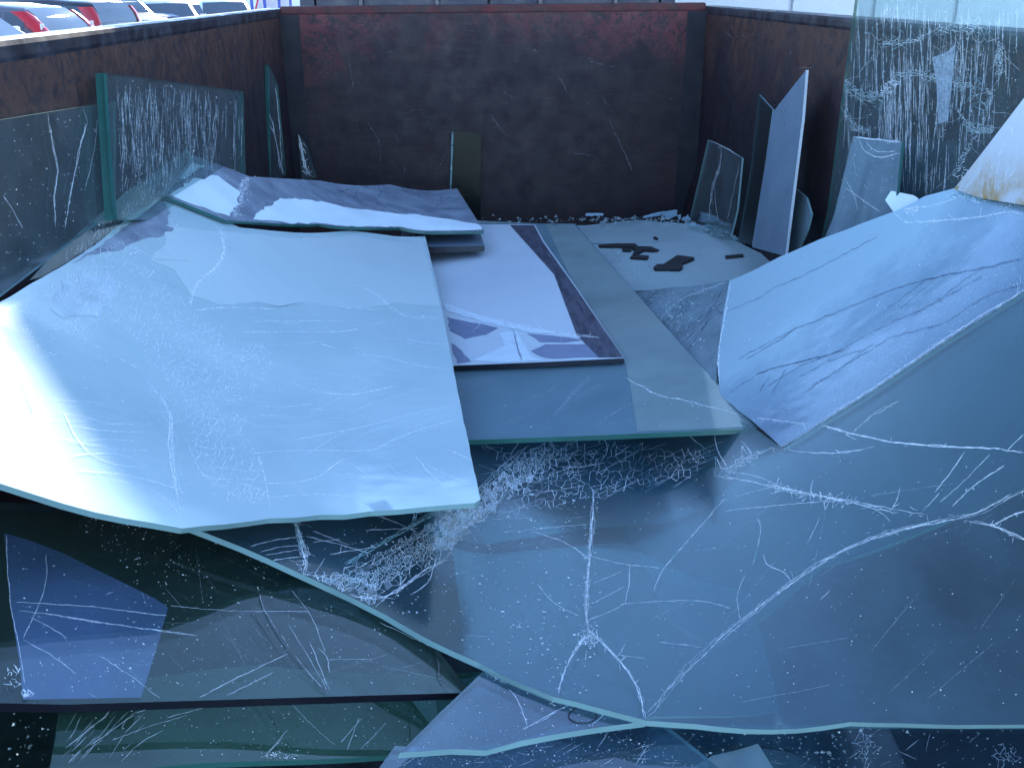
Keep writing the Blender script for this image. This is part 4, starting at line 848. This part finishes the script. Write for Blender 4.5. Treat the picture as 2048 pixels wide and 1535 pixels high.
b = N('BsdfPrincipled', i_Base_Color=cc.outputs[0], i_Roughness=0.4); nt.links.new(b.outputs[0], out.inputs[0])
OO = sheet('stained_sheet', [(2110, 115), (2048, 196), (1980, 285), (1908, 378), (1960, 396), (2110, 420)], rlean(1.185, 0.16), 0.008, 'stained_film', 'edge_white', 'off-white opaque pane with yellow-brown stains at the right edge', cat='glass sheet')
L = Lines(OO, seed=95); L.specks([(1930, 370), (2040, 220), (2040, 390)], 160, 0.6, 2.0).strokes([(1930, 370), (2040, 220), (2040, 390)], 40, 95, 10, 10, 60, 1.2).build()

# ------------------------------------------------------------------ black fragments, one dark gap drawn in black, and shards on the far sheets
ZD = lambda l: zz(1150, 420, l, 5.851)
SFt = Height(lambda x, y: 0.3895+0.16*pos(x-0.6))
frs = [([(270, 430), (480, 412), (700, 412), (735, 438), (700, 450), (290, 442)], 'longest black strip among the fragments on the far sheet'),
       ([(660, 465), (730, 445), (890, 450), (985, 488), (930, 497), (700, 482)], 'black tapered strip end-on to the longest black strip'),
       ([(550, 475), (660, 470), (655, 492), (560, 490)], 'tiny black chip just below the longest black strip'),
       ([(675, 528), (710, 490), (800, 490), (720, 537)], 'small dark wedge below the tapered black strip'),
       ([(640, 577), (670, 546), (865, 556), (835, 588)], 'short black slab left of the two crossed black slabs'),
       ([(1040, 652), (1195, 550), (1395, 577), (1385, 595), (1250, 645)], 'large flat black slab, the upper of two touching in the middle'),
       ([(915, 692), (960, 657), (1250, 652), (1256, 692), (1220, 718), (930, 714)], 'large flat black slab, the nearer of two touching in the middle'),
       ([(1755, 556), (1965, 537), (1970, 552), (1760, 574)], 'single thin black stick lying apart at the right'),
       ([(912, 338), (940, 328), (972, 350), (950, 356)], 'tiny black crumb up near the farthest sheet edge'),
       ([(650, 112), (850, 86), (1000, 104), (1046, 132), (1020, 142), (880, 118)], 'curved black strip close to the rear wall'),
       ([(820, 1052), (925, 1018), (932, 1036), (842, 1060)], 'black stick nearest the camera, beside the clear sheet edge'),
       ([(860, 990), (1000, 1004), (1004, 1026), (950, 1020)], 'short black stick crossing behind the nearest black stick'),
       ([(1375, 152), (1460, 152), (1500, 178), (1400, 176)], 'black scrap at the foot of the corner pane'),
       ([(1560, 215), (1700, 232), (1840, 285), (1880, 332), (1750, 284)], 'shaded gap drawn as a long black piece along the foot of the right wall')]  # shade of a dark gap, put in as a black piece
for k, (pl, lab) in enumerate(frs):
    sf = SFt if k not in (9, 10, 11, 12, 13) else Height(lambda x, y, d=(0.372 if k in (9, 12, 13) else 0.35): d+0.16*pos(x-0.6))
    pts = [sf.pt(sf.hit(*p)) for p in ZD(pl)]
    o = MB().prism(pts, (0, 0, 0.011)).build('rubber_fragment_or_gap', 'black_rubber_and_gap', bevel=0.0012, seg=1); tag(o, lab, 'rubber fragment', 'black fragments on the far sheets')
shs = [([(790, 82), (900, 40), (1030, 12), (1010, 60), (900, 90)], 'pale crazed shard against the rear wall left of the corner'), ([(1030, 12), (1200, 0), (1195, 66), (1100, 110), (1020, 90)], 'largest pale shard heaped in the far right corner'),
       ([(1200, 60), (1240, 50), (1225, 120)], 'thin white splinter in the corner heap'), ([(1240, 110), (1320, 50), (1365, 112), (1300, 130)], 'pointed white shard right of the corner heap'),
       ([(1290, 150), (1400, 165), (1600, 178), (1590, 200), (1370, 185)], 'long pale splinter below the corner pane'), ([(1740, 255), (1780, 280), (1840, 345), (1780, 300)], 'slim white splinter by the dark narrow pane'),
       ([(120, 45), (200, 36), (335, 40), (330, 66), (130, 72)], 'crumbly pale strip on the rear wall foot, left of the curved strip'), ([(480, 585), (560, 588), (615, 598), (540, 597)], 'bright sliver of glass left of the short black slab')]
for pl, lab in shs:
    P2 = ZD(pl); c0 = np.mean(P2, axis=0); base = SFt.pt(SFt.hit(*c0)); 
    fl = 'bright sliver' in lab
    sf = Plane((base[0], min(base[1], 5.40), base[2]+0.006), (0, -0.25 if fl else -0.9, 1.0 if fl else 0.5)); 
    o = sheet('glass_shard', P2, sf, 0.005, 'glass_frost', 'edge_white', lab, 'glass shard', jag=0.004, step=0.015, group='shards along the far edge')
cr = MB(); rr = random.Random(5)
def crumb(p, s):
    b = len(cr.v); k = rr.choice((3, 4)); 
    for i in range(k):
        a = 6.283*i/k+rr.uniform(-.5, .5); cr.v.append((p[0]+math.cos(a)*s*rr.uniform(.5, 1.3), p[1]+math.sin(a)*s*rr.uniform(.5, 1.3), p[2]))
    cr.v.append((p[0]+rr.uniform(-s, s)*.3, p[1]+rr.uniform(-s, s)*.3, p[2]+s*rr.uniform(.4, 1.1)))
    cr.f += [(b+i, b+(i+1) % k, b+k) for i in range(k)]
for _ in range(230):
    t = rr.random()**0.7; u = 960+t*430; p = SFt.pt(SFt.hit(u, 440+rr.gauss(0, 3)+max(0, (u-1330))*0.1)); crumb((p[0], min(p[1], 5.45), p[2]), 0.003+0.014*rr.random()**3)
for _ in range(260):
    t = rr.random(); u = 1370+t*120; p = SFt.pt(SFt.hit(u, 446+t*38+rr.gauss(0, 3))); crumb(p, rr.uniform(0.003, 0.011))
for _ in range(420):
    p = SFt.pt(SFt.hit(rr.gauss(1270, 60), rr.gauss(525, 22))); crumb(p, rr.uniform(0.0015, 0.005))
for _ in range(300):
    p = Height(lambda x, y: zH(x, y)+0.002).pt(Height(lambda x, y: zH(x, y)+0.002).hit(rr.gauss(1335, 28), rr.gauss(625, 24))); crumb(p, rr.uniform(0.0015, 0.006))
tag(cr.build('glass_crumbs', 'crumb'), 'crushed glass crumbs scattered along the far edges of the pile', 'glass crumbs', kind='stuff')
cr = MB()
for _ in range(26):
    cu, cv = (rr.uniform(1330, 2048), rr.uniform(1455, 1545)) if rr.random() < 0.75 else (rr.uniform(0, 110), rr.uniform(1420, 1545))
    for _k in range(rr.randrange(2, 16)):
        p = at_z(cu+rr.gauss(0, 26), cv+rr.gauss(0, 12), 0.2745); crumb(p, rr.uniform(0.0006, 0.003)*rr.choice((1, 1, 1, 2)))
tag(cr.build('floor_crumbs', 'crumb'), 'glass crumbs on the dark skip floor along the bottom', 'glass crumbs', kind='stuff')

# ------------------------------------------------------------------ box lorry behind the skip (it shades the load)
coated('navy_steel', (0.018, 0.020, 0.042), (0.035, 0.036, 0.062), rough=0.45, scale=4)
simple('bar_steel', (0.10, 0.10, 0.12), 0.4, 0.6)
coated('white_clad', (0.66, 0.67, 0.70), (0.74, 0.75, 0.77), rough=0.5, scale=0.8)
simple('joint_dark', (0.10, 0.11, 0.14), 0.6)
def box_lorry(x0=-1.085, x1=1.315, y0=6.55, ln=6.4, zb=0.95, zt=3.31):
    r = empty('box_lorry', ((x0+x1)/2, y0, GZ)); tag(r, 'dark navy box lorry parked directly behind the rear wall of the skip', 'lorry')
    W2 = (x1-x0)/2; h = zt-zb
    MB().box(-W2+0.02, W2-0.02, 0.07, ln-0.02, zb+0.02, zt-0.02).build('cargo_box', 'navy_steel', r, bevel=0.02)
    for sx in (-1, 1):
        MB().box(min(sx*W2, sx*(W2-0.09)), max(sx*W2, sx*(W2-0.09)), 0, 0.10, zb, zt).build('corner_post', 'navy_steel', r)
        dr = MB().box(min(0.008*sx, sx*(W2-0.10)), max(0.008*sx, sx*(W2-0.10)), 0.012, 0.06, zb+0.10, zt-0.11).build('door', 'navy_steel', r, bevel=0.006)
        for k in (0.30, 0.74):
            xx = sx*(W2-0.10)*k; mb = MB(); mb.rings([[(xx+0.015*math.cos(a), -0.008+0.015*math.sin(a), z) for a in np.linspace(0, 6.283, 9)[:-1]] for z in (zb+0.08, zt-0.08)]); mb.build('locking_bar', 'bar_steel', dr)
            MB().box(xx-0.05, xx+0.05, -0.02, 0.011, 1.55, 1.60).build('handle', 'bar_steel', dr)
        MB().box(min(sx*0.35, sx*0.43), max(sx*0.35, sx*0.43), 0.1, ln+1.2, zb-0.28, zb-0.02).build('chassis_rail', 'joint_dark', r)
        MB().box(min(sx*0.8, sx*1.08), max(sx*0.8, sx*1.08), 0.02, 0.08, 0.62, 0.74).build('tail_light', 'lamp_red', r)
        for yy in (1.5, 6.9):
            cw = []
            for xo, rr_ in ((0.0, 0.24), (0.0, 0.44), (0.04, 0.48), (0.24, 0.48), (0.28, 0.44), (0.28, 0.24)): cw.append([(sx*(W2-0.32+xo), yy+rr_*math.cos(a), 0.48+rr_*math.sin(a)) for a in np.linspace(0, 6.283, 25)[:-1]])
            MB().rings(cw).build('wheel', 'tyre', r, smooth=True)
    MB().box(-W2+0.10, W2-0.10, 0.0, 0.09, zt-0.10, zt-0.003).build('door_header', 'navy_steel', r); MB().box(-W2+0.10, W2-0.10, 0.0, 0.09, zb+0.003, zb+0.09).build('door_sill', 'navy_steel', r)
    MB().box(-1.1, 1.1, 0.0, 0.09, 0.45, 0.58).build('rear_bumper', 'joint_dark', r)
    cb = MB().prism([(-1.05, ln+0.15, 0.5), (-1.05, ln+2.0, 0.5), (-1.05, ln+2.0, 1.4), (-1.05, ln+1.75, 2.55), (-1.05, ln+0.15, 2.6)], (2.1, 0, 0)).build('cab', 'navy_steel', r, bevel=0.03)
    MB().prism([(-0.95, ln+2.0, 1.45), (0.95, ln+2.0, 1.45), (0.9, ln+1.78, 2.45), (-0.9, ln+1.78, 2.45)], (0, 0.02, 0.004)).build('windscreen', 'car_glass', cb)
    return r
# ------------------------------------------------------------------ white clad building, right; height and hidden left end set to shade the load
bd = empty('clad_building', (0.7, 12.0, GZ)); tag(bd, 'white metal-clad building behind the right rim of the skip', 'building')
MB().box(0, 14, 0.06, 9, 0, 6.9).build('wall_core', 'white_clad', bd)
MB().box(-0.1, 14.1, -0.06, 9.1, 6.9, 7.05).build('roof_trim', 'joint_dark', bd)
xx = 0.02
for k, wd in enumerate((1.55, 1.55)+(1.0,)*11):
    pn = MB().box(xx, xx+wd-0.05, 0.0, 0.058, 0.35, 6.88).build('cladding_panel', 'white_clad', bd, bevel=0.004, seg=1); xx += wd
MB().box(0, 14, 0.02, 0.059, 0.0, 0.34).build('plinth', 'joint_dark', bd)

# ------------------------------------------------------------------ cars in the sunlit car park, left
def paintmat(n, c, metal=0.3): simple(n, c, 0.28, metal, coat=0.8)
for n_, c_ in (('car_grey', (0.13, 0.13, 0.15)), ('car_silver', (0.55, 0.56, 0.58)), ('car_black', (0.02, 0.02, 0.028)), ('car_champagne', (0.26, 0.24, 0.22)), ('car_blue', (0.025, 0.035, 0.09)), ('car_white', (0.80, 0.80, 0.80))): paintmat(n_, c_)
simple('car_glass', (0.05, 0.07, 0.09), 0.05, spec=0.9); simple('tyre', (0.02, 0.02, 0.02), 0.8); simple('rim_alloy', (0.5, 0.5, 0.52), 0.3, 0.8)
simple('lamp_red', (0.55, 0.01, 0.02), 0.12, coat=0.6); simple('lamp_amber', (0.7, 0.25, 0.02), 0.15); simple('lamp_clear', (0.75, 0.8, 0.85), 0.08); simple('plate_yellow', (0.85, 0.55, 0.02), 0.4); simple('plate_white', (0.8, 0.8, 0.8), 0.4); simple('trim_black', (0.02, 0.02, 0.022), 0.6); simple('blue_post', (0.02, 0.07, 0.40), 0.4); simple('red_banner', (0.5, 0.02, 0.06), 0.5)
box_lorry()
# stations along the length (rear = 0 ... front = 1): bonnet/deck height, roof height (None = no cabin), half width
PROF = {
 'hatch':  dict(L=4.05, W=0.87, st=[(0, .62, .62), (.015, .95, .97), (.05, .98, 1.08), (.10, 1.0, 1.30), (.16, 1.0, 1.46), (.30, 1.0, 1.52), (.50, .98, 1.52), (.60, .97, 1.42), (.76, .95, .97), (.85, .90, .91), (.95, .78, .79), (1, .60, .60)]),
 'estate': dict(L=4.6, W=0.89, st=[(0, .62, .62), (.012, 1.0, 1.04), (.03, 1.04, 1.30), (.06, 1.04, 1.50), (.25, 1.02, 1.58), (.48, 1.0, 1.58), (.60, .98, 1.44), (.74, .96, .98), (.86, .92, .93), (.96, .80, .81), (1, .60, .60)]),
 'saloon': dict(L=4.5, W=0.88, st=[(0, .60, .60), (.015, .90, .91), (.06, .98, .99), (.14, 1.0, 1.02), (.24, .98, 1.30), (.32, .97, 1.42), (.48, .96, 1.44), (.58, .95, 1.35), (.73, .93, .95), (.86, .87, .88), (.96, .75, .76), (1, .58, .58)])}
def car(kind, paint, label, loc, front, plate=None, scale=1.0):
    pr = PROF[kind]; L_, W_ = pr['L'], pr['W']
    r = empty('parked_car', (loc[0], loc[1], GZ), math.atan2(-front[0], front[1])); r.scale = (scale,)*3; tag(r, label, 'car', 'cars parked beyond the left wall')
    def ring(t, zb, zt):
        y = (t-0.5)*L_; e = min(t, 1-t); k = 1-0.16*max(0, 1-e/0.07)**2; wl_ = W_*k; up = (zt-zb) > 0.06
        wt = wl_*(0.86-0.16*min(1, (zt-zb)/0.5)) if up else wl_*0.84
        z0 = 0.22; pts = [(-wl_*0.93, z0), (-wl_, 0.45), (-wl_*0.985, zb*0.78), (-wl_*0.93, zb-0.02), (-wl_*0.90, zb+(0.0 if up else -0.005))]
        pts += [(-wt, zt-(0.05 if up else 0.01)), (-wt*0.8, zt-0.005), (0, zt+0.012)]
        pts = pts+[(-x, z) for x, z in reversed(pts[:-1])]
        return [(x, y, z) for x, z in pts]
    st = []
    for a, b_ in zip(pr['st'], pr['st'][1:]):
        for s_ in (0, 0.5): st.append(tuple(a[i]*(1-s_)+b_[i]*s_ for i in range(3)))
    st.append(pr['st'][-1]); rg = [ring(*s_) for s_ in st]
    mb = MB().rings(rg); mb.cap(rg[0]); mb.cap(rg[-1])
    body = mb.build('body', paint, r, smooth=True)
    # cabin windows: quads between belt and roof on the side, front and rear, 6 mm proud
    def zb_at(t):
        for a, b_ in zip(pr['st'], pr['st'][1:]):
            if a[0] <= t <= b_[0]:
                s_ = (t-a[0])/(b_[0]-a[0]); return tuple(a[i]*(1-s_)+b_[i]*s_ for i in range(3))
    def side_pt(t, k, sx):
        _, zb, zt = zb_at(t); e = min(t, 1-t); wl_ = W_*(1-0.16*max(0, 1-e/0.07)**2); wt = wl_*(0.86-0.16*min(1, (zt-zb)/0.5))
        x = wl_*0.90+(wt-wl_*0.90)*k; z = zb+(zt-0.05-zb)*k; return (sx*(x+0.006), (t-0.5)*L_, z+0.003)
    lo = {'hatch': [(.14, .23), (.25, .45), (.47, .66)], 'estate': [(.06, .22), (.24, .44), (.46, .65)], 'saloon': [(.25, .44), (.46, .64)]}[kind]
    for sx in (-1, 1):
        for t0, t1 in lo:
            ts = np.linspace(t0, t1, 5); lowr = [side_pt(t, 0.12, sx) for t in ts]; hir = [side_pt(t, 0.88, sx) for t in ts]
            mb = MB().rings([lowr, hir], close=False); mb.build('side_window', 'car_glass', r)
        for t in (.30, .54):
            a = side_pt(t, 0, sx); MB().box(min(a[0]-0.02, a[0]+0.03), max(a[0]-0.02, a[0]+0.03), a[1]-0.1, a[1]+0.1, a[2]-0.14, a[2]-0.11).build('door_handle', paint, r)
        a = side_pt(.655, 0.1, sx); MB().box(min(a[0], a[0]+sx*0.16), max(a[0], a[0]+sx*0.16), a[1]-0.05, a[1]+0.06, a[2], a[2]+0.13).build('wing_mirror', paint, r, bevel=0.03)
        for t in (.19, .80):
            y = (t-0.5)*L_; cw = []
            wh = MB(); 
            for xo, rr_ in ((0.0, 0.27), (0.0, 0.31), (0.03, 0.325), (0.17, 0.325), (0.2, 0.30)):
                cw.append([(sx*(W_-0.19+xo), y+rr_*math.cos(a), 0.325+rr_*math.sin(a)) for a in np.linspace(0, 6.283, 21)[:-1]])
            wh.rings(cw); ty = wh.build('wheel', 'tyre', r, smooth=True)
            mb = MB(); mb.cap([(sx*(W_+0.004), y+0.22*math.cos(a), 0.325+0.22*math.sin(a)) for a in np.linspace(0, 6.283, 17)[:-1]]); mb.build('hub', 'rim_alloy', ty)
    def band(t0, t1, k0, k1, x0, x1, name, mat):       # window across the car on the cabin slope
        ts = np.linspace(t0, t1, 4); rows = []
        for t in ts:
            _, zb, zt = zb_at(t); wl_ = W_; wt = wl_*(0.86-0.16*min(1, max(0, zt-zb)/0.5)); rows.append([(wt*s_*0.86, (t-0.5)*L_+(-0.008 if t < .5 else 0.008), zt+0.004+0.012*(1-abs(s_))) for s_ in (-1, -0.5, 0, 0.5, 1)])
        MB().rings(rows, close=False).build(name, mat, r, smooth=True)
    if kind == 'hatch': band(.045, .15, 0, 1, 0, 0, 'rear_window', 'car_glass')
    elif kind == 'estate': band(.018, .058, 0, 1, 0, 0, 'rear_window', 'car_glass')
    else: band(.16, .305, 0, 1, 0, 0, 'rear_window', 'car_glass')
    band(.615, .745, 0, 1, 0, 0, 'windscreen', 'car_glass')
    tall = {'hatch': (1.0, 1.40), 'estate': (0.80, 1.42), 'saloon': (0.72, 0.92)}[kind]
    for sx in (-1, 1):
        zs = np.linspace(tall[0], tall[1], 6); rows = []
        for z in zs:
            # rear surface position at height z
            t = 0.0
            for a, b_ in zip(pr['st'], pr['st'][1:]):
                if a[2] <= z <= b_[2]: t = a[0]+(b_[0]-a[0])*(z-a[2])/(b_[2]-a[2]); break
            y = (t-0.5)*L_; f_ = (z-tall[0])/(tall[1]-tall[0]); wl_ = W_*(0.97-0.12*f_*(kind != 'saloon'))
            rows.append([(sx*(wl_*(0.74+0.1*f_)), y-0.03, z), (sx*wl_*0.9, y-0.035, z), (sx*(wl_*1.005), y+0.05, z), (sx*(wl_*1.01), y+0.12+0.08*f_, z)])
        tl = MB().rings(rows, close=False).build('tail_light', 'lamp_red', r, smooth=True)
        mb = MB(); c_ = rows[2][1]; mb.box(c_[0]-0.05, c_[0]+0.05, c_[1]-0.012, c_[1]+0.004, c_[2]-0.05, c_[2]+0.05); mb.build('reversing_lamp', 'lamp_clear', tl, bevel=0.01)
        hz = [(sx*W_*0.45, L_*0.492, 0.66), (sx*W_*0.88, L_*0.455, 0.70), (sx*W_*0.95, L_*0.395, 0.80), (sx*W_*0.80, L_*0.43, 0.82), (sx*W_*0.5, L_*0.475, 0.75)]
        MB().prism(hz, (0, 0.02, 0.012)).build('headlight', 'lamp_clear', r)
    MB().box(-0.26, 0.26, -L_/2-0.05, -L_/2-0.03, 0.78, 0.89).build('number_plate', 'plate_yellow', r)
    MB().box(-0.26, 0.26, L_/2+0.01, L_/2+0.03, 0.42, 0.53).build('number_plate', 'plate_white', r)
    MB().box(-W_*0.86, W_*0.86, -L_/2-0.05, -L_/2+0.05, 0.32, 0.60).build('rear_bumper', paint, r, bevel=0.04); MB().box(-W_*0.82, W_*0.82, L_/2-0.06, L_/2+0.03, 0.28, 0.52).build('front_bumper', paint, r, bevel=0.04)
    MB().box(-W_*0.4, W_*0.4, L_/2-0.03, L_/2+0.012, 0.55, 0.66).build('grille', 'trim_black', r)
    return r
def put(kind, paint, label, u, y, off, front, s=1.0):
    """off: which end stands at photo column u: -1 rear end, 1 front end, 0 centre"""
    f = np.array(front)/np.linalg.norm(front); p = at_y(u, 40, y); c_ = p[:2]-f*off*PROF[kind]['L']*0.5*s
    return car(kind, paint, label, c_, f, scale=s)
put('hatch', 'car_grey', 'dark grey hatchback with long red tail lamp, leftmost behind the skip wall', 160, 17.6, -1, (-0.98, 0.20))
put('estate', 'car_silver', 'silver-white car showing only its sunlit bonnet and headlight at far left', 146, 15.0, 1, (0.97, -0.22), 1.06)
put('estate', 'car_black', 'black estate car with tall upright red tail lamp', 246, 20.2, -1, (-0.97, 0.24))
put('saloon', 'car_champagne', 'grey-brown car with yellow number plate facing the skip', 268, 23.6, -1, (-0.62, 0.78), 1.12)
put('saloon', 'car_blue', 'dark blue saloon with wide red tail lamp', 325, 25.5, -1, (-0.78, 0.62), 1.16)
put('hatch', 'car_silver', 'silver car facing forward beside the dark blue saloon', 360, 25.0, 1, (0.45, -0.9), 1.0)
put('saloon', 'car_white', 'white car between the silver car and the last white car', 415, 26.0, 1, (0.5, -0.87), 1.05)
put('hatch', 'car_white', 'white car farthest right of the parked row, near blue posts', 466, 26.5, 1, (0.35, -0.94), 1.0)
put('estate', 'car_white', 'white car in the row behind, above the black estate', 262, 33.0, 0, (-0.8, 0.6), 1.1)
# trolley shelter with blue posts
p0 = at_y(500, 5, 36.0); ts = empty('trolley_shelter', (p0[0], 36.0, GZ)); tag(ts, 'shelter with blue posts and a red strip at the end of the car row', 'shelter')
for k, xx in enumerate((0, 0.45, 0.95, 1.35)):
    MB().box(xx, xx+0.09, 0, 0.09, 0, 2.2).build('post', 'blue_post', ts)
MB().prism([(0.10, 0.02, 0.95), (0.16, 0.02, 0.95), (0.44, 0.02, 1.75), (0.38, 0.02, 1.75)], (0, 0.03, 0)).build('red_strut', 'red_banner', ts)
MB().box(-0.3, 1.8, -0.5, 1.5, 2.2, 2.28).build('roof', 'plate_white', ts)
MB().box(0.12, 1.34, 0.5, 0.54, 0.3, 1.9).build('back_panel', 'white_clad', ts)
# white low commercial wall far behind the cars
wl_ = MB().box(-40, -6.2, 60, 60.4, GZ, 3.2).build('far_wall', 'white_clad'); tag(wl_, 'long pale boundary wall far beyond the parked cars', 'wall')
